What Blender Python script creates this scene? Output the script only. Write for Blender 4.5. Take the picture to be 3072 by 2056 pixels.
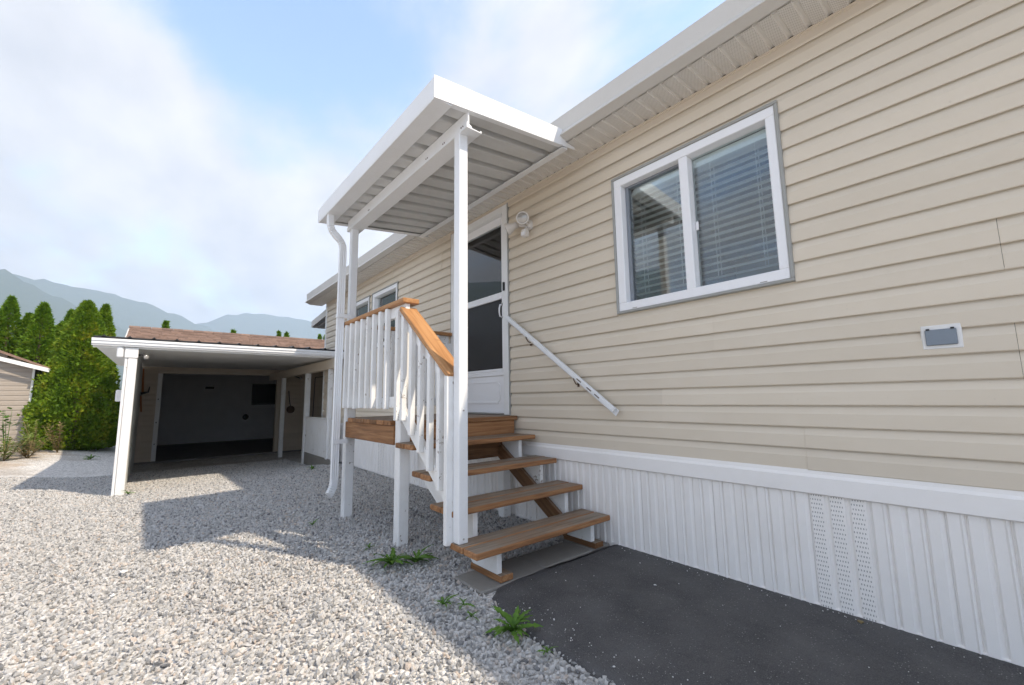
import bpy, bmesh, math, random
from mathutils import Vector, Matrix, noise as mnoise
R = math.radians
for o in list(bpy.data.objects): bpy.data.objects.remove(o)
SC = bpy.context.scene
COL = SC.collection
random.seed(7)

# ------------------------------------------------------------------ camera
# X runs along the house wall away from the camera, Y out of the wall into the yard, Z up
yaw, pitch, roll = R(39.945), R(7.449), R(-0.824)
fw = Vector((math.cos(pitch)*math.cos(yaw), -math.cos(pitch)*math.sin(yaw), math.sin(pitch)))
rt = fw.cross(Vector((0, 0, 1))).normalized(); up = rt.cross(fw)
r2 = rt*math.cos(roll) + up*math.sin(roll); u2 = up*math.cos(roll) - rt*math.sin(roll)
cd = bpy.data.cameras.new('camera'); cam = bpy.data.objects.new('camera', cd); COL.objects.link(cam)
m = Matrix((r2, u2, -fw)).transposed().to_4x4(); m.translation = Vector((0, 2.75, 1.09))
cam.matrix_world = m
cd.sensor_width = 36; cd.lens = 36*1285.55/3072; cd.clip_start = 0.05; cd.clip_end = 20000
SC.camera = cam

# ------------------------------------------------------------------ light
SUNV = Vector((-0.75, -0.38, 1.0)).normalized()          # towards the sun
EL = math.asin(SUNV.z); AZ = math.atan2(SUNV.x, SUNV.y)
w = bpy.data.worlds.new('World'); SC.world = w; w.use_nodes = True
wn, wl = w.node_tree.nodes, w.node_tree.links; wn.clear()
def N(t, ns=None, **k):
    n = (wn if ns is None else ns).new(t)
    for a, b in k.items(): setattr(n, a, b)
    return n
sky = N('ShaderNodeTexSky', sky_type='NISHITA', sun_disc=False, sun_elevation=EL, sun_rotation=AZ,
        altitude=50, air_density=1.0, dust_density=0.5, ozone_density=1.2)
tc = N('ShaderNodeTexCoord'); sep = N('ShaderNodeSeparateXYZ'); wl.new(tc.outputs['Generated'], sep.inputs[0])
def M(op, a, b=None, c=None, nt=None):
    nt = nt or w.node_tree
    n = nt.nodes.new('ShaderNodeMath'); n.operation = op
    for i, v in enumerate((a, b, c)):
        if v is None: continue
        if isinstance(v, (int, float)): n.inputs[i].default_value = v
        else: nt.links.new(v, n.inputs[i])
    return n.outputs[0]
den = M('ADD', M('MAXIMUM', sep.outputs[2], 0.0), 0.22)
px, py = M('DIVIDE', sep.outputs[0], den), M('DIVIDE', sep.outputs[1], den)
cmb = N('ShaderNodeCombineXYZ'); wl.new(px, cmb.inputs[0]); wl.new(py, cmb.inputs[1])
mp = N('ShaderNodeMapping'); wl.new(cmb.outputs[0], mp.inputs[0])
mp.inputs['Location'].default_value = (3.1, 1.7, 0.0); mp.inputs['Rotation'].default_value = (0, 0, R(25)); mp.inputs['Scale'].default_value = (0.75, 1.25, 1)
nz = N('ShaderNodeTexNoise'); wl.new(mp.outputs[0], nz.inputs[0])
nz.inputs['Scale'].default_value = 1.5; nz.inputs['Detail'].default_value = 11; nz.inputs['Roughness'].default_value = 0.60; nz.inputs['Distortion'].default_value = 0.25
# cloud banks and clear patches, as directions in the sky: (direction, outer radius deg, inner radius deg, weight)
BLOBS = [((0.91, 0.018, 0.414), 32, 10, 0.2), ((0.858, 0.132, 0.496), 16, 3, 0.16), ((0.744, -0.141, 0.654), 20, 2, -0.42), ((0.765, -0.047, 0.642), 9, 1, -0.2), ((0.764, -0.28, 0.581), 9, 1, -0.24), ((0.509, -0.594, 0.622), 9, 1, 0.12), ((0.635, -0.426, 0.645), 8, 1, -0.08), ((0.303, -0.678, 0.669), 15, 2, -0.36), ((0.953, 0.151, 0.264), 12, 2, -0.1)]
cov = M('MULTIPLY_ADD', M('SUBTRACT', nz.outputs[0], 0.5), 1.7, 0.72)
for c_, ro, ri, st in BLOBS:
    dp = N('ShaderNodeVectorMath', operation='DOT_PRODUCT'); dp.inputs[1].default_value = c_; nrm = N('ShaderNodeVectorMath', operation='NORMALIZE')
    wl.new(tc.outputs['Generated'], nrm.inputs[0]); wl.new(nrm.outputs[0], dp.inputs[0])
    mr = N('ShaderNodeMapRange', interpolation_type='SMOOTHSTEP'); wl.new(dp.outputs['Value'], mr.inputs[0])
    mr.inputs[1].default_value = math.cos(R(ro)); mr.inputs[2].default_value = math.cos(R(ri)); mr.inputs[3].default_value = 0; mr.inputs[4].default_value = st
    cov = M('ADD', cov, mr.outputs[0])
rmp = N('ShaderNodeValToRGB'); wl.new(cov, rmp.inputs[0])
rmp.color_ramp.elements[0].position = 0.36; rmp.color_ramp.elements[1].position = 0.86
rmp.color_ramp.interpolation = 'EASE'
nz2 = N('ShaderNodeTexNoise'); wl.new(mp.outputs[0], nz2.inputs[0]); nz2.inputs['Scale'].default_value = 3.2; nz2.inputs['Detail'].default_value = 10; nz2.inputs['Roughness'].default_value = 0.58
crp = N('ShaderNodeValToRGB'); wl.new(nz2.outputs[0], crp.inputs[0])
crp.color_ramp.elements[0].position = 0.32; crp.color_ramp.elements[0].color = (1.85, 1.88, 1.99, 1)
crp.color_ramp.elements[1].position = 0.68; crp.color_ramp.elements[1].color = (2.62, 2.56, 2.56, 1)
mx = N('ShaderNodeMix', data_type='RGBA'); wl.new(rmp.outputs[0], mx.inputs[0]); wl.new(sky.outputs[0], mx.inputs[6]); wl.new(crp.outputs[0], mx.inputs[7])
bg = N('ShaderNodeBackground'); bg.inputs[1].default_value = 0.125; wl.new(mx.outputs[2], bg.inputs[0])
wo = N('ShaderNodeOutputWorld'); wl.new(bg.outputs[0], wo.inputs[0])
sd = bpy.data.lights.new('sun', 'SUN'); sd.energy = 2.0; sd.angle = R(0.9); sd.color = (1.0, 0.87, 0.70)
so = bpy.data.objects.new('sun', sd); COL.objects.link(so); so.rotation_euler = SUNV.to_track_quat('Z', 'Y').to_euler()
SC.view_settings.view_transform = 'Standard'; SC.view_settings.look = 'None'; SC.view_settings.gamma = 1
SC.view_settings.exposure = 1.68
SC.render.engine = 'CYCLES'
SC.cycles.max_bounces = 8; SC.cycles.volume_bounces = 2; SC.cycles.diffuse_bounces = 6; SC.cycles.glossy_bounces = 4; SC.cycles.transparent_max_bounces = 12; SC.cycles.transmission_bounces = 6

# ------------------------------------------------------------------ materials
MATS = {}
class NT:
    def __init__(s, name):
        s.m = bpy.data.materials.new(name); s.m.use_nodes = True; s.nt = s.m.node_tree; s.nt.nodes.clear()
        s.b = s.n('ShaderNodeBsdfPrincipled'); s.o = s.n('ShaderNodeOutputMaterial'); s.l(s.b.outputs[0], s.o.inputs[0])
        MATS[name] = s.m
    def n(s, t, **k):
        x = s.nt.nodes.new(t)
        for a, b in k.items(): setattr(x, a, b)
        return x
    def l(s, a, b): s.nt.links.new(a, b)
    def math(s, op, a, b=None, c=None): return M(op, a, b, c, s.nt)
    def coord(s, kind='Object', scale=(1, 1, 1), rnd=0.0, loc=(0, 0, 0)):
        t = s.n('ShaderNodeTexCoord'); v = t.outputs[kind]
        if rnd:
            oi = s.n('ShaderNodeObjectInfo'); a = s.n('ShaderNodeVectorMath', operation='ADD')
            cm = s.n('ShaderNodeCombineXYZ')
            for i, f in enumerate((1, 1.7, 2.3)): s.l(s.math('MULTIPLY', oi.outputs['Random'], rnd*f), cm.inputs[i])
            s.l(v, a.inputs[0]); s.l(cm.outputs[0], a.inputs[1]); v = a.outputs[0]
        mp = s.n('ShaderNodeMapping'); mp.inputs['Scale'].default_value = scale; mp.inputs['Location'].default_value = loc; s.l(v, mp.inputs[0]); return mp.outputs[0]
    def noise(s, v, scale, detail=4, rough=0.55, dist=0.0):
        x = s.n('ShaderNodeTexNoise'); x.inputs['Scale'].default_value = scale; x.inputs['Detail'].default_value = detail
        x.inputs['Roughness'].default_value = rough; x.inputs['Distortion'].default_value = dist; s.l(v, x.inputs['Vector']); return x.outputs[0]
    def ramp(s, f, stops, interp='LINEAR'):
        x = s.n('ShaderNodeValToRGB'); cr = x.color_ramp; cr.interpolation = interp
        while len(cr.elements) < len(stops): cr.elements.new(0.5)
        for e, (p, c) in zip(cr.elements, stops):
            e.position = p; e.color = (c, c, c, 1) if isinstance(c, (int, float)) else (*c, 1)
        s.l(f, x.inputs[0]); return x.outputs[0]
    def mix(s, f, a, b, mode='MIX'):
        x = s.n('ShaderNodeMix', data_type='RGBA', blend_type=mode)
        for i, v in ((0, f), (6, a), (7, b)):
            if isinstance(v, (int, float)): x.inputs[i].default_value = v
            elif isinstance(v, tuple): x.inputs[i].default_value = (*v, 1)
            else: s.l(v, x.inputs[i])
        return x.outputs[2]
    def bump(s, h, strength=0.3, dist=0.01, nrm=None):
        x = s.n('ShaderNodeBump'); x.inputs['Strength'].default_value = strength; x.inputs['Distance'].default_value = dist; s.l(h, x.inputs['Height'])
        if nrm: s.l(nrm, x.inputs['Normal'])
        return x.outputs[0]
    def set(s, color=None, rough=None, normal=None, metallic=None, spec=None):
        for k, v in (('Base Color', color), ('Roughness', rough), ('Normal', normal), ('Metallic', metallic), ('Specular IOR Level', spec)):
            if v is None: continue
            if isinstance(v, tuple): s.b.inputs[k].default_value = (*v, 1)
            elif isinstance(v, (int, float)): s.b.inputs[k].default_value = v
            else: s.l(v, s.b.inputs[k])
        return s.m

def m_paint(name, col, rough=0.45, dirt=0.12, dcol=(0.45, 0.42, 0.37), scale=3.0, grain=None, bump=0.05, spec=0.4):
    s = NT(name); v = s.coord('Object', rnd=9)
    d = s.ramp(s.noise(v, scale, 6, 0.65), [(0.42, 0.0), (0.8, 1.0)])
    f = s.math('MULTIPLY', d, dirt*2.5)
    c = s.mix(f, col, dcol)
    v2 = s.coord('Object', grain or (1, 1, 1), rnd=5)
    fine = s.noise(v2, 60, 3, 0.6)
    c = s.mix(0.10, c, s.ramp(fine, [(0.3, tuple(x*0.75 for x in col)), (0.7, col)]))
    return s.set(c, s.math('MULTIPLY_ADD', fine, 0.2, rough-0.1), s.bump(fine, bump, 0.004), spec=spec)

def m_chip(name, col):
    """white painted timber with grain and small chips to bare wood"""
    s = NT(name); v = s.coord('Object', rnd=9)
    g = s.noise(s.coord('Object', (22, 22, 1.2), rnd=7), 4, 4, 0.6)
    chip = s.ramp(s.math('ADD', s.noise(v, 26, 5, 0.7), s.math('MULTIPLY', s.noise(v, 2.5, 2), 0.45)), [(0.895, 0.0), (0.915, 0.8)])
    d = s.ramp(s.noise(v, 5, 5, 0.7), [(0.45, 0.0), (0.85, 0.35)])
    c = s.mix(d, col, (0.48, 0.45, 0.40)); c = s.mix(chip, c, (0.22, 0.17, 0.12))
    return s.set(c, 0.5, s.bump(s.math('SUBTRACT', g, chip), 0.25, 0.004), spec=0.35)

def m_wood(name, axis):
    s = NT(name); sc = [16, 16, 16]; sc[axis] = 0.9
    v = s.coord('Object', tuple(sc), rnd=13)
    g = s.noise(v, 2.2, 7, 0.62, 0.6); g2 = s.noise(s.coord('Object', tuple(x*3 for x in sc), rnd=13), 3, 3)
    oi = s.n('ShaderNodeObjectInfo')
    base = s.ramp(g, [(0.28, (0.145, 0.068, 0.030)), (0.5, (0.31, 0.150, 0.066)), (0.72, (0.44, 0.245, 0.115))])
    tone = s.ramp(oi.outputs['Random'], [(0.0, 0.52), (1.0, 1.12)])
    base = s.mix(1.0, base, tone, 'MULTIPLY')
    # foot-worn, sun-greyed upper faces
    ge = s.n('ShaderNodeNewGeometry'); sp = s.n('ShaderNodeSeparateXYZ'); s.l(ge.outputs['Normal'], sp.inputs[0])
    t = s.ramp(sp.outputs[2], [(0.75, 0.0), (0.97, 1.0)])
    pat = s.ramp(s.noise(s.coord('Object', (1, 1, 1), rnd=5), 5, 5, 0.6), [(0.28, 0.55), (0.55, 1.0)])
    gr = s.ramp(g, [(0.3, (0.145, 0.118, 0.090)), (0.7, (0.36, 0.30, 0.235))])
    c = s.mix(s.math('MULTIPLY', s.math('MULTIPLY', t, pat), 0.95), base, gr)
    h = s.math('ADD', g, s.math('MULTIPLY', g2, 0.5))
    return s.set(c, 0.62, s.bump(h, 0.35, 0.004), spec=0.3)
def m_railwood(name, axis):
    s = NT(name); sc = [14, 14, 14]; sc[axis] = 1.0
    v = s.coord('Object', tuple(sc), rnd=13)
    g = s.noise(v, 2.0, 6, 0.6, 0.7)
    knot = s.ramp(s.noise(s.coord('Object', (6, 6, 6), rnd=3), 1.3, 2), [(0.66, 0.0), (0.75, 1.0)])
    c = s.ramp(g, [(0.25, (0.26, 0.115, 0.042)), (0.5, (0.42, 0.21, 0.085)), (0.75, (0.53, 0.30, 0.14))])
    c = s.mix(s.math('MULTIPLY', knot, 0.5), c, (0.2, 0.08, 0.03))
    return s.set(c, 0.5, s.bump(g, 0.2, 0.003), spec=0.35)

def m_siding(name, col, dark=0.86):
    s = NT(name)
    g = s.noise(s.coord('Object', (1.5, 40, 60), rnd=11), 6, 5, 0.62, 0.8)
    d = s.noise(s.coord('Object', (0.8, 3, 1.6), rnd=11), 1.7, 5, 0.6)
    oi = s.n('ShaderNodeObjectInfo')
    c = s.mix(s.ramp(d, [(0.35, 0.0), (0.75, 0.45)]), col, tuple(x*y for x, y in zip(col, (0.86, 0.84, 0.8))))
    spk = s.ramp(s.noise(s.coord('Object', (1, 1, 1), rnd=3), 55, 2, 0.8), [(0.70, 0.0), (0.76, 0.35)])
    c = s.mix(spk, c, tuple(x*0.7 for x in col))
    c = s.mix(1.0, c, s.ramp(oi.outputs['Random'], [(0, 0.95), (1, 1.02)]), 'MULTIPLY')
    return s.set(c, 0.5, s.bump(g, 0.16, 0.003), spec=0.35)

def m_plain(name, col, rough=0.5, metallic=0.0, spec=0.4, var=0.12, scale=12):
    s = NT(name); n = s.noise(s.coord('Object', rnd=5), scale, 5, 0.6)
    c = s.mix(n, tuple(x*(1-var) for x in col), tuple(min(1, x*(1+var)) for x in col))
    return s.set(c, rough, s.bump(n, 0.05, 0.003), metallic, spec)

def m_glass(name, tint=(0.9, 0.95, 0.95), rough=0.0, refl=1.0):
    s = NT(name); s.nt.nodes.remove(s.b)
    tr = s.n('ShaderNodeBsdfTransparent'); tr.inputs[0].default_value = (*tint, 1)
    gl = s.n('ShaderNodeBsdfGlossy'); gl.inputs['Roughness'].default_value = rough; gl.inputs[0].default_value = (1, 1, 1, 1)
    fr = s.n('ShaderNodeFresnel'); fr.inputs[0].default_value = 1.52
    wv = s.noise(s.coord('Object', (1, 1, 1), rnd=4), 2.5, 2)
    b = s.bump(wv, 0.04, 0.01); s.l(b, gl.inputs['Normal']); s.l(b, fr.inputs['Normal'])
    mxn = s.n('ShaderNodeMixShader'); s.l(s.math('MULTIPLY_ADD', fr.outputs[0], 1.35*refl, 0.02), mxn.inputs[0]); s.l(tr.outputs[0], mxn.inputs[1]); s.l(gl.outputs[0], mxn.inputs[2])
    s.l(mxn.outputs[0], s.o.inputs[0]); return s.m

SIDE = (0.69, 0.61, 0.495)
m_siding('vinyl_beige', SIDE); m_siding('vinyl_shed', (0.36, 0.315, 0.27)); m_siding('vinyl_garage', (0.60, 0.51, 0.41))
m_paint('paint_white', (0.80, 0.80, 0.79), 0.4, 0.05)
m_paint('aluminium_white', (0.80, 0.81, 0.82), 0.35, 0.06, bump=0.02)
m_chip('timber_white', (0.80, 0.80, 0.79))
m_paint('skirt_white', (0.88, 0.855, 0.825), 0.42, 0.06, grain=(60, 60, 3), bump=0.12)
m_paint('trim_beige', (0.60, 0.52, 0.42), 0.45, 0.05)
m_paint('gutter_cream', (0.60, 0.575, 0.535), 0.4, 0.08)
m_paint('soffit_white', (0.76, 0.735, 0.69), 0.45, 0.05); m_paint('pan_grey', (0.60, 0.60, 0.59), 0.4, 0.08)
m_plain('trim_grey', (0.33, 0.33, 0.31), 0.45); m_plain('upvc_white', (0.84, 0.84, 0.85), 0.35, var=0.02)
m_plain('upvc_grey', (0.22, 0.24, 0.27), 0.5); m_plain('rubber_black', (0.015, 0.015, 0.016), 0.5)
m_plain('blind_white', (0.88, 0.88, 0.88), 0.5, var=0.03); m_plain('screen_dark', (0.018, 0.018, 0.02), 0.45, var=0.5, scale=260)
m_plain('room_dark', (0.10, 0.095, 0.09), 0.9); m_plain('room_wall', (0.10, 0.10, 0.10), 0.9)
m_plain('steel', (0.45, 0.44, 0.42), 0.4, 0.9); m_plain('cover_grey', (0.20, 0.235, 0.275), 0.5); m_plain('rust', (0.10, 0.06, 0.04), 0.7)
m_plain('lamp_shell', (0.70, 0.67, 0.63), 0.45, var=0.05); m_plain('lamp_lens', (0.42, 0.40, 0.37), 0.12, 0.35); m_plain('lamp_black', (0.02, 0.02, 0.02), 0.4)
m_plain('red_plastic', (0.5, 0.03, 0.02), 0.4); m_plain('orange_handle', (0.38, 0.13, 0.03), 0.5); m_plain('bark', (0.10, 0.07, 0.05), 0.9, var=0.4)
m_plain('garage_inside', (0.80, 0.79, 0.775), 0.9, var=0.08, scale=3); m_plain('wing_panel', (0.72, 0.74, 0.70), 0.6, var=0.05)
m_plain('roof_metal_black', (0.03, 0.03, 0.032), 0.5); m_plain('brown_board', (0.22, 0.11, 0.07), 0.6); m_plain('dark_brown', (0.045, 0.035, 0.03), 0.7)
m_plain('paper', (0.8, 0.8, 0.78), 0.7); m_plain('box_white', (0.75, 0.74, 0.72), 0.5)
m_wood('wood_x', 0); m_wood('wood_y', 1); m_wood('wood_z', 2); m_railwood('rail_x', 0); m_railwood('rail_y', 1)
m_glass('glass'); m_glass('glass_lamp', (0.9, 0.88, 0.82), 0.15)

def m_perf(name, base, sx, sz, axes, dot=(0.06, 0.055, 0.05), r=0.26, col=None, elong=1.0):
    """sheet metal with rows of punched holes (axes = the two object axes of the sheet)"""
    s = NT(name); t = s.n('ShaderNodeTexCoord'); sp = s.n('ShaderNodeSeparateXYZ'); s.l(t.outputs['Object'], sp.inputs[0])
    a = s.math('DIVIDE', sp.outputs[axes[0]], sx); b = s.math('DIVIDE', sp.outputs[axes[1]], sz)
    half = s.math('MULTIPLY', s.math('FLOORED_MODULO', s.math('FLOOR', b), 2.0), 0.5)
    fa = s.math('SUBTRACT', s.math('FRACT', s.math('ADD', a, half)), 0.5); fb = s.math('MULTIPLY', s.math('SUBTRACT', s.math('FRACT', b), 0.5), elong)
    d = s.math('SQRT', s.math('ADD', s.math('MULTIPLY', fa, fa), s.math('MULTIPLY', fb, fb)))
    k = s.math('LESS_THAN', d, r)
    nn = s.noise(s.coord('Object', rnd=4), 8, 4)
    c = s.mix(k, s.mix(nn, tuple(x*0.93 for x in base), base), dot)
    return s.set(c, 0.45, s.bump(s.math('SUBTRACT', 1.0, k), 0.4, 0.003))
m_perf('soffit_vent', (0.76, 0.735, 0.69), 0.0095, 0.0095, (0, 1), dot=(0.30, 0.26, 0.22), r=0.25)
m_perf('skirt_vent', (0.88, 0.855, 0.825), 0.011, 0.022, (0, 2), dot=(0.34, 0.33, 0.32), r=0.22, elong=1.0)

def m_asphalt():
    s = NT('asphalt'); v = s.coord('Object')
    n = s.noise(v, 3, 6, 0.65); f = s.noise(v, 220, 3, 0.7)
    vo = s.n('ShaderNodeTexVoronoi'); vo.inputs['Scale'].default_value = 150; s.l(v, vo.inputs['Vector'])
    c = s.mix(s.ramp(n, [(0.34, 0.0), (0.66, 1.0)]), (0.038, 0.037, 0.040), (0.092, 0.089, 0.090))
    c = s.mix(s.ramp(f, [(0.42, 0.0), (0.66, 0.65)]), c, (0.135, 0.131, 0.127))
    sp = s.n('ShaderNodeSeparateColor'); s.l(vo.outputs['Color'], sp.inputs[0])
    spk = s.math('MULTIPLY', s.math('GREATER_THAN', sp.outputs[0], 0.93), s.math('LESS_THAN', vo.outputs['Distance'], 0.36))
    c = s.mix(s.math('MULTIPLY', spk, s.ramp(s.noise(v, 5, 3), [(0.35, 0.1), (0.6, 0.65)])), c, (0.42, 0.41, 0.39))
    h = s.math('ADD', s.math('MULTIPLY', f, 0.7), s.math('MULTIPLY', s.math('SUBTRACT', 1.0, vo.outputs['Distance']), 0.6))
    return s.set(c, 0.72, s.bump(h, 0.7, 0.006), spec=0.35)
m_asphalt()
def m_gravel_ground():
    s = NT('gravel_ground'); v = s.coord('Object')
    vo = s.n('ShaderNodeTexVoronoi'); vo.inputs['Scale'].default_value = 42; s.l(v, vo.inputs['Vector'])
    sp = s.n('ShaderNodeSeparateColor'); s.l(vo.outputs['Color'], sp.inputs[0])
    c = s.ramp(sp.outputs[0], [(0.0, (0.36, 0.355, 0.345)), (0.5, (0.60, 0.585, 0.565)), (1.0, (0.78, 0.76, 0.73))])
    dirt = s.ramp(s.noise(v, 0.7, 6, 0.65), [(0.5, 0.0), (0.72, 0.5)])
    c = s.mix(dirt, c, (0.24, 0.19, 0.14))
    sx = s.n('ShaderNodeSeparateXYZ'); s.l(v, sx.inputs[0]); wn_ = s.math('MULTIPLY', s.math('SUBTRACT', s.noise(v, 1.3, 5, 0.6), 0.5), 2.2)
    soil = s.math('MULTIPLY', s.ramp(s.math('MULTIPLY_ADD', s.math('ADD', sx.outputs[1], wn_), 0.1, 0.0), [(0.445, 0.0), (0.49, 1.0)]), s.ramp(s.math('MULTIPLY', sx.outputs[0], 0.02), [(0.24, 0.0), (0.27, 0.8)]))
    c = s.mix(soil, c, s.ramp(s.noise(v, 4, 5, 0.7), [(0.3, (0.30, 0.22, 0.15)), (0.7, (0.52, 0.43, 0.33))]))
    h = s.math('SUBTRACT', 1.0, vo.outputs['Distance'])
    return s.set(c, 0.85, s.bump(h, 0.9, 0.02), spec=0.25)
m_gravel_ground()
def m_stone():
    s = NT('gravel_stone'); oi = s.n('ShaderNodeObjectInfo')
    c = s.ramp(oi.outputs['Random'], [(0.0, (0.24, 0.24, 0.245)), (0.2, (0.52, 0.515, 0.505)), (0.6, (0.70, 0.685, 0.665)), (0.85, (0.78, 0.765, 0.745)), (0.93, (0.66, 0.56, 0.48)), (1.0, (0.83, 0.82, 0.80))])
    v = s.coord('Object', rnd=31)
    n = s.noise(v, 1.6, 4, 0.75); n2 = s.noise(v, 6, 3, 0.7)
    c = s.mix(1.0, c, s.ramp(n2, [(0.3, 0.78), (0.7, 1.08)]), 'MULTIPLY')
    c = s.mix(s.ramp(n, [(0.5, 0.0), (0.75, 0.4)]), c, (0.52, 0.50, 0.475))
    return s.set(c, 0.8, s.bump(n2, 0.5, 0.2), spec=0.25)
m_stone()
def m_leaf(name, a, b, c3, trans=0.25, scale=2.2):
    s = NT(name); n = s.noise(s.coord('Object'), scale, 4, 0.7); n2 = s.noise(s.coord('Object'), 14, 2)
    c = s.ramp(s.math('ADD', s.math('MULTIPLY', n, 0.65), s.math('MULTIPLY', n2, 0.35)), [(0.3, a), (0.52, b), (0.72, c3)])
    s.set(c, 0.6, spec=0.25)
    tl = s.n('ShaderNodeBsdfTranslucent'); s.l(c, tl.inputs[0]); mxn = s.n('ShaderNodeMixShader'); mxn.inputs[0].default_value = trans
    s.l(s.b.outputs[0], mxn.inputs[1]); s.l(tl.outputs[0], mxn.inputs[2]); s.l(mxn.outputs[0], s.o.inputs[0]); return s.m
m_leaf('leaf_cedar', (0.035, 0.10, 0.010), (0.15, 0.25, 0.014), (0.42, 0.36, 0.03), 0.35)
m_leaf('leaf_cedar_dark', (0.035, 0.10, 0.010), (0.13, 0.24, 0.014), (0.30, 0.34, 0.03), 0.35)
m_leaf('leaf_weed', (0.05, 0.12, 0.02), (0.10, 0.21, 0.03), (0.17, 0.27, 0.05), scale=9)
m_leaf('leaf_dry', (0.20, 0.14, 0.07), (0.30, 0.23, 0.11), (0.22, 0.24, 0.07), scale=4)
m_leaf('leaf_grass', (0.10, 0.16, 0.03), (0.20, 0.25, 0.06), (0.30, 0.27, 0.09), scale=3)
def m_concrete(name, col):
    s = NT(name); v = s.coord('Object', rnd=7); n = s.noise(v, 6, 7, 0.7); f = s.noise(v, 90, 4, 0.7)
    c = s.mix(n, tuple(x*0.65 for x in col), col); c = s.mix(s.ramp(f, [(0.55, 0.0), (0.75, 0.4)]), c, tuple(x*0.5 for x in col))
    return s.set(c, 0.85, s.bump(s.math('ADD', n, f), 0.35, 0.006), spec=0.25)
m_concrete('concrete', (0.30, 0.285, 0.26)); m_concrete('concrete_dark', (0.24, 0.23, 0.22))
def m_shingle():
    s = NT('shingle'); t = s.coord('Object', (1, 1, 1), rnd=17)
    n = s.noise(t, 9, 4, 0.7); oi = s.n('ShaderNodeObjectInfo')
    c = s.mix(n, (0.125, 0.080, 0.060), (0.29, 0.195, 0.15)); c = s.mix(1.0, c, s.ramp(oi.outputs['Random'], [(0, 0.72), (1, 1.15)]), 'MULTIPLY')
    return s.set(c, 0.85, s.bump(n, 0.4, 0.01), spec=0.2)
m_shingle()
def m_forest():
    s = NT('forest'); v = s.coord('Object'); n = s.noise(v, 0.02, 8, 0.7)
    return s.set(s.mix(n, (0.022, 0.045, 0.022), (0.06, 0.085, 0.04)), 0.95, s.bump(n, 0.6, 30), spec=0.1)
m_forest()

# ------------------------------------------------------------------ builders
ORG = {}
def tag(o, label=None, cat=None, group=None, kind=None):
    for k, v in (('label', label), ('category', cat), ('group', group), ('kind', kind)):
        if v: o[k] = v
    return o
def thing(name, loc, label, cat, group=None):
    o = bpy.data.objects.new(name, None); COL.objects.link(o); o.empty_display_size = 0.1; o.location = loc; ORG[o.name] = Vector(loc)
    return tag(o, label, cat, group)
def link(name, me, loc, parent=None, rot=None):
    o = bpy.data.objects.new(name, me); COL.objects.link(o); p = ORG[parent.name] if parent else Vector((0, 0, 0))
    o.location = Vector(loc)-p; ORG[o.name] = Vector(loc)
    if rot is not None: o.rotation_euler = rot
    if parent: o.parent = parent
    return o
def mesh(name, vs, fs, mat, smooth=False):
    me = bpy.data.meshes.new(name); me.from_pydata([tuple(v) for v in vs], [], fs); me.update()
    if mat: me.materials.append(MATS[mat])
    if smooth: me.polygons.foreach_set('use_smooth', [True]*len(me.polygons))
    return me
CACHE = {}
def box(name, x0, x1, y0, y1, z0, z1, mat, parent=None, bev=0.003, rot=None):
    d = (round(x1-x0, 4), round(y1-y0, 4), round(z1-z0, 4)); key = (d, mat, bev)
    if key not in CACHE:
        bm = bmesh.new(); bmesh.ops.create_cube(bm, size=1, matrix=Matrix.Diagonal((*d, 1)))
        if bev: bmesh.ops.bevel(bm, geom=list(bm.edges), offset=min(bev, min(d)*0.4), segments=1, affect='EDGES')
        me = bpy.data.meshes.new(name); bm.to_mesh(me); bm.free(); me.materials.append(MATS[mat]); CACHE[key] = me
    return link(name, CACHE[key], ((x0+x1)/2, (y0+y1)/2, (z0+z1)/2), parent, rot)
def prism(name, pts, axis, a, b, mat, parent=None, bev=0.0, smooth=False):
    """closed outline pts (two coords) extruded along axis from a to b; origin at its centre"""
    def mk(p, t):
        return [(t, p[0], p[1]), (p[0], t, p[1]), (p[0], p[1], t)][axis]
    vs = [Vector(mk(p, a)) for p in pts]+[Vector(mk(p, b)) for p in pts]; n = len(pts)
    c = sum(vs, Vector())/len(vs); vs = [v-c for v in vs]
    bm = bmesh.new(); bv = [bm.verts.new(v) for v in vs]
    bm.faces.new(bv[:n]); bm.faces.new(list(reversed(bv[n:])))
    for i in range(n): j = (i+1) % n; bm.faces.new((bv[i], bv[i+n], bv[j+n], bv[j]))
    bmesh.ops.recalc_face_normals(bm, faces=list(bm.faces))
    if bev: bmesh.ops.bevel(bm, geom=list(bm.edges), offset=bev, segments=1, affect='EDGES')
    me = bpy.data.meshes.new(name); bm.to_mesh(me); bm.free(); me.materials.append(MATS[mat])
    return link(name, me, c, parent)
def bar(name, p, q, wy, h, mat, parent=None, upv=(0, 0, 1), bev=0.003):
    """rectangular bar from p to q, wy wide sideways, h thick"""
    p, q = Vector(p), Vector(q); d = (q-p); L = d.length; d.normalize(); s = Vector(upv).cross(d).normalized(); u = d.cross(s)
    key = ('bar', round(L, 4), wy, h, mat, bev)
    if key not in CACHE:
        bm = bmesh.new(); bmesh.ops.create_cube(bm, size=1, matrix=Matrix.Diagonal((L, wy, h, 1)))
        if bev: bmesh.ops.bevel(bm, geom=list(bm.edges), offset=bev, segments=1, affect='EDGES')
        me = bpy.data.meshes.new(name); bm.to_mesh(me); bm.free(); me.materials.append(MATS[mat]); CACHE[key] = me
    return link(name, CACHE[key], (p+q)/2, parent, Matrix((d, s, u)).transposed().to_euler())
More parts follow.
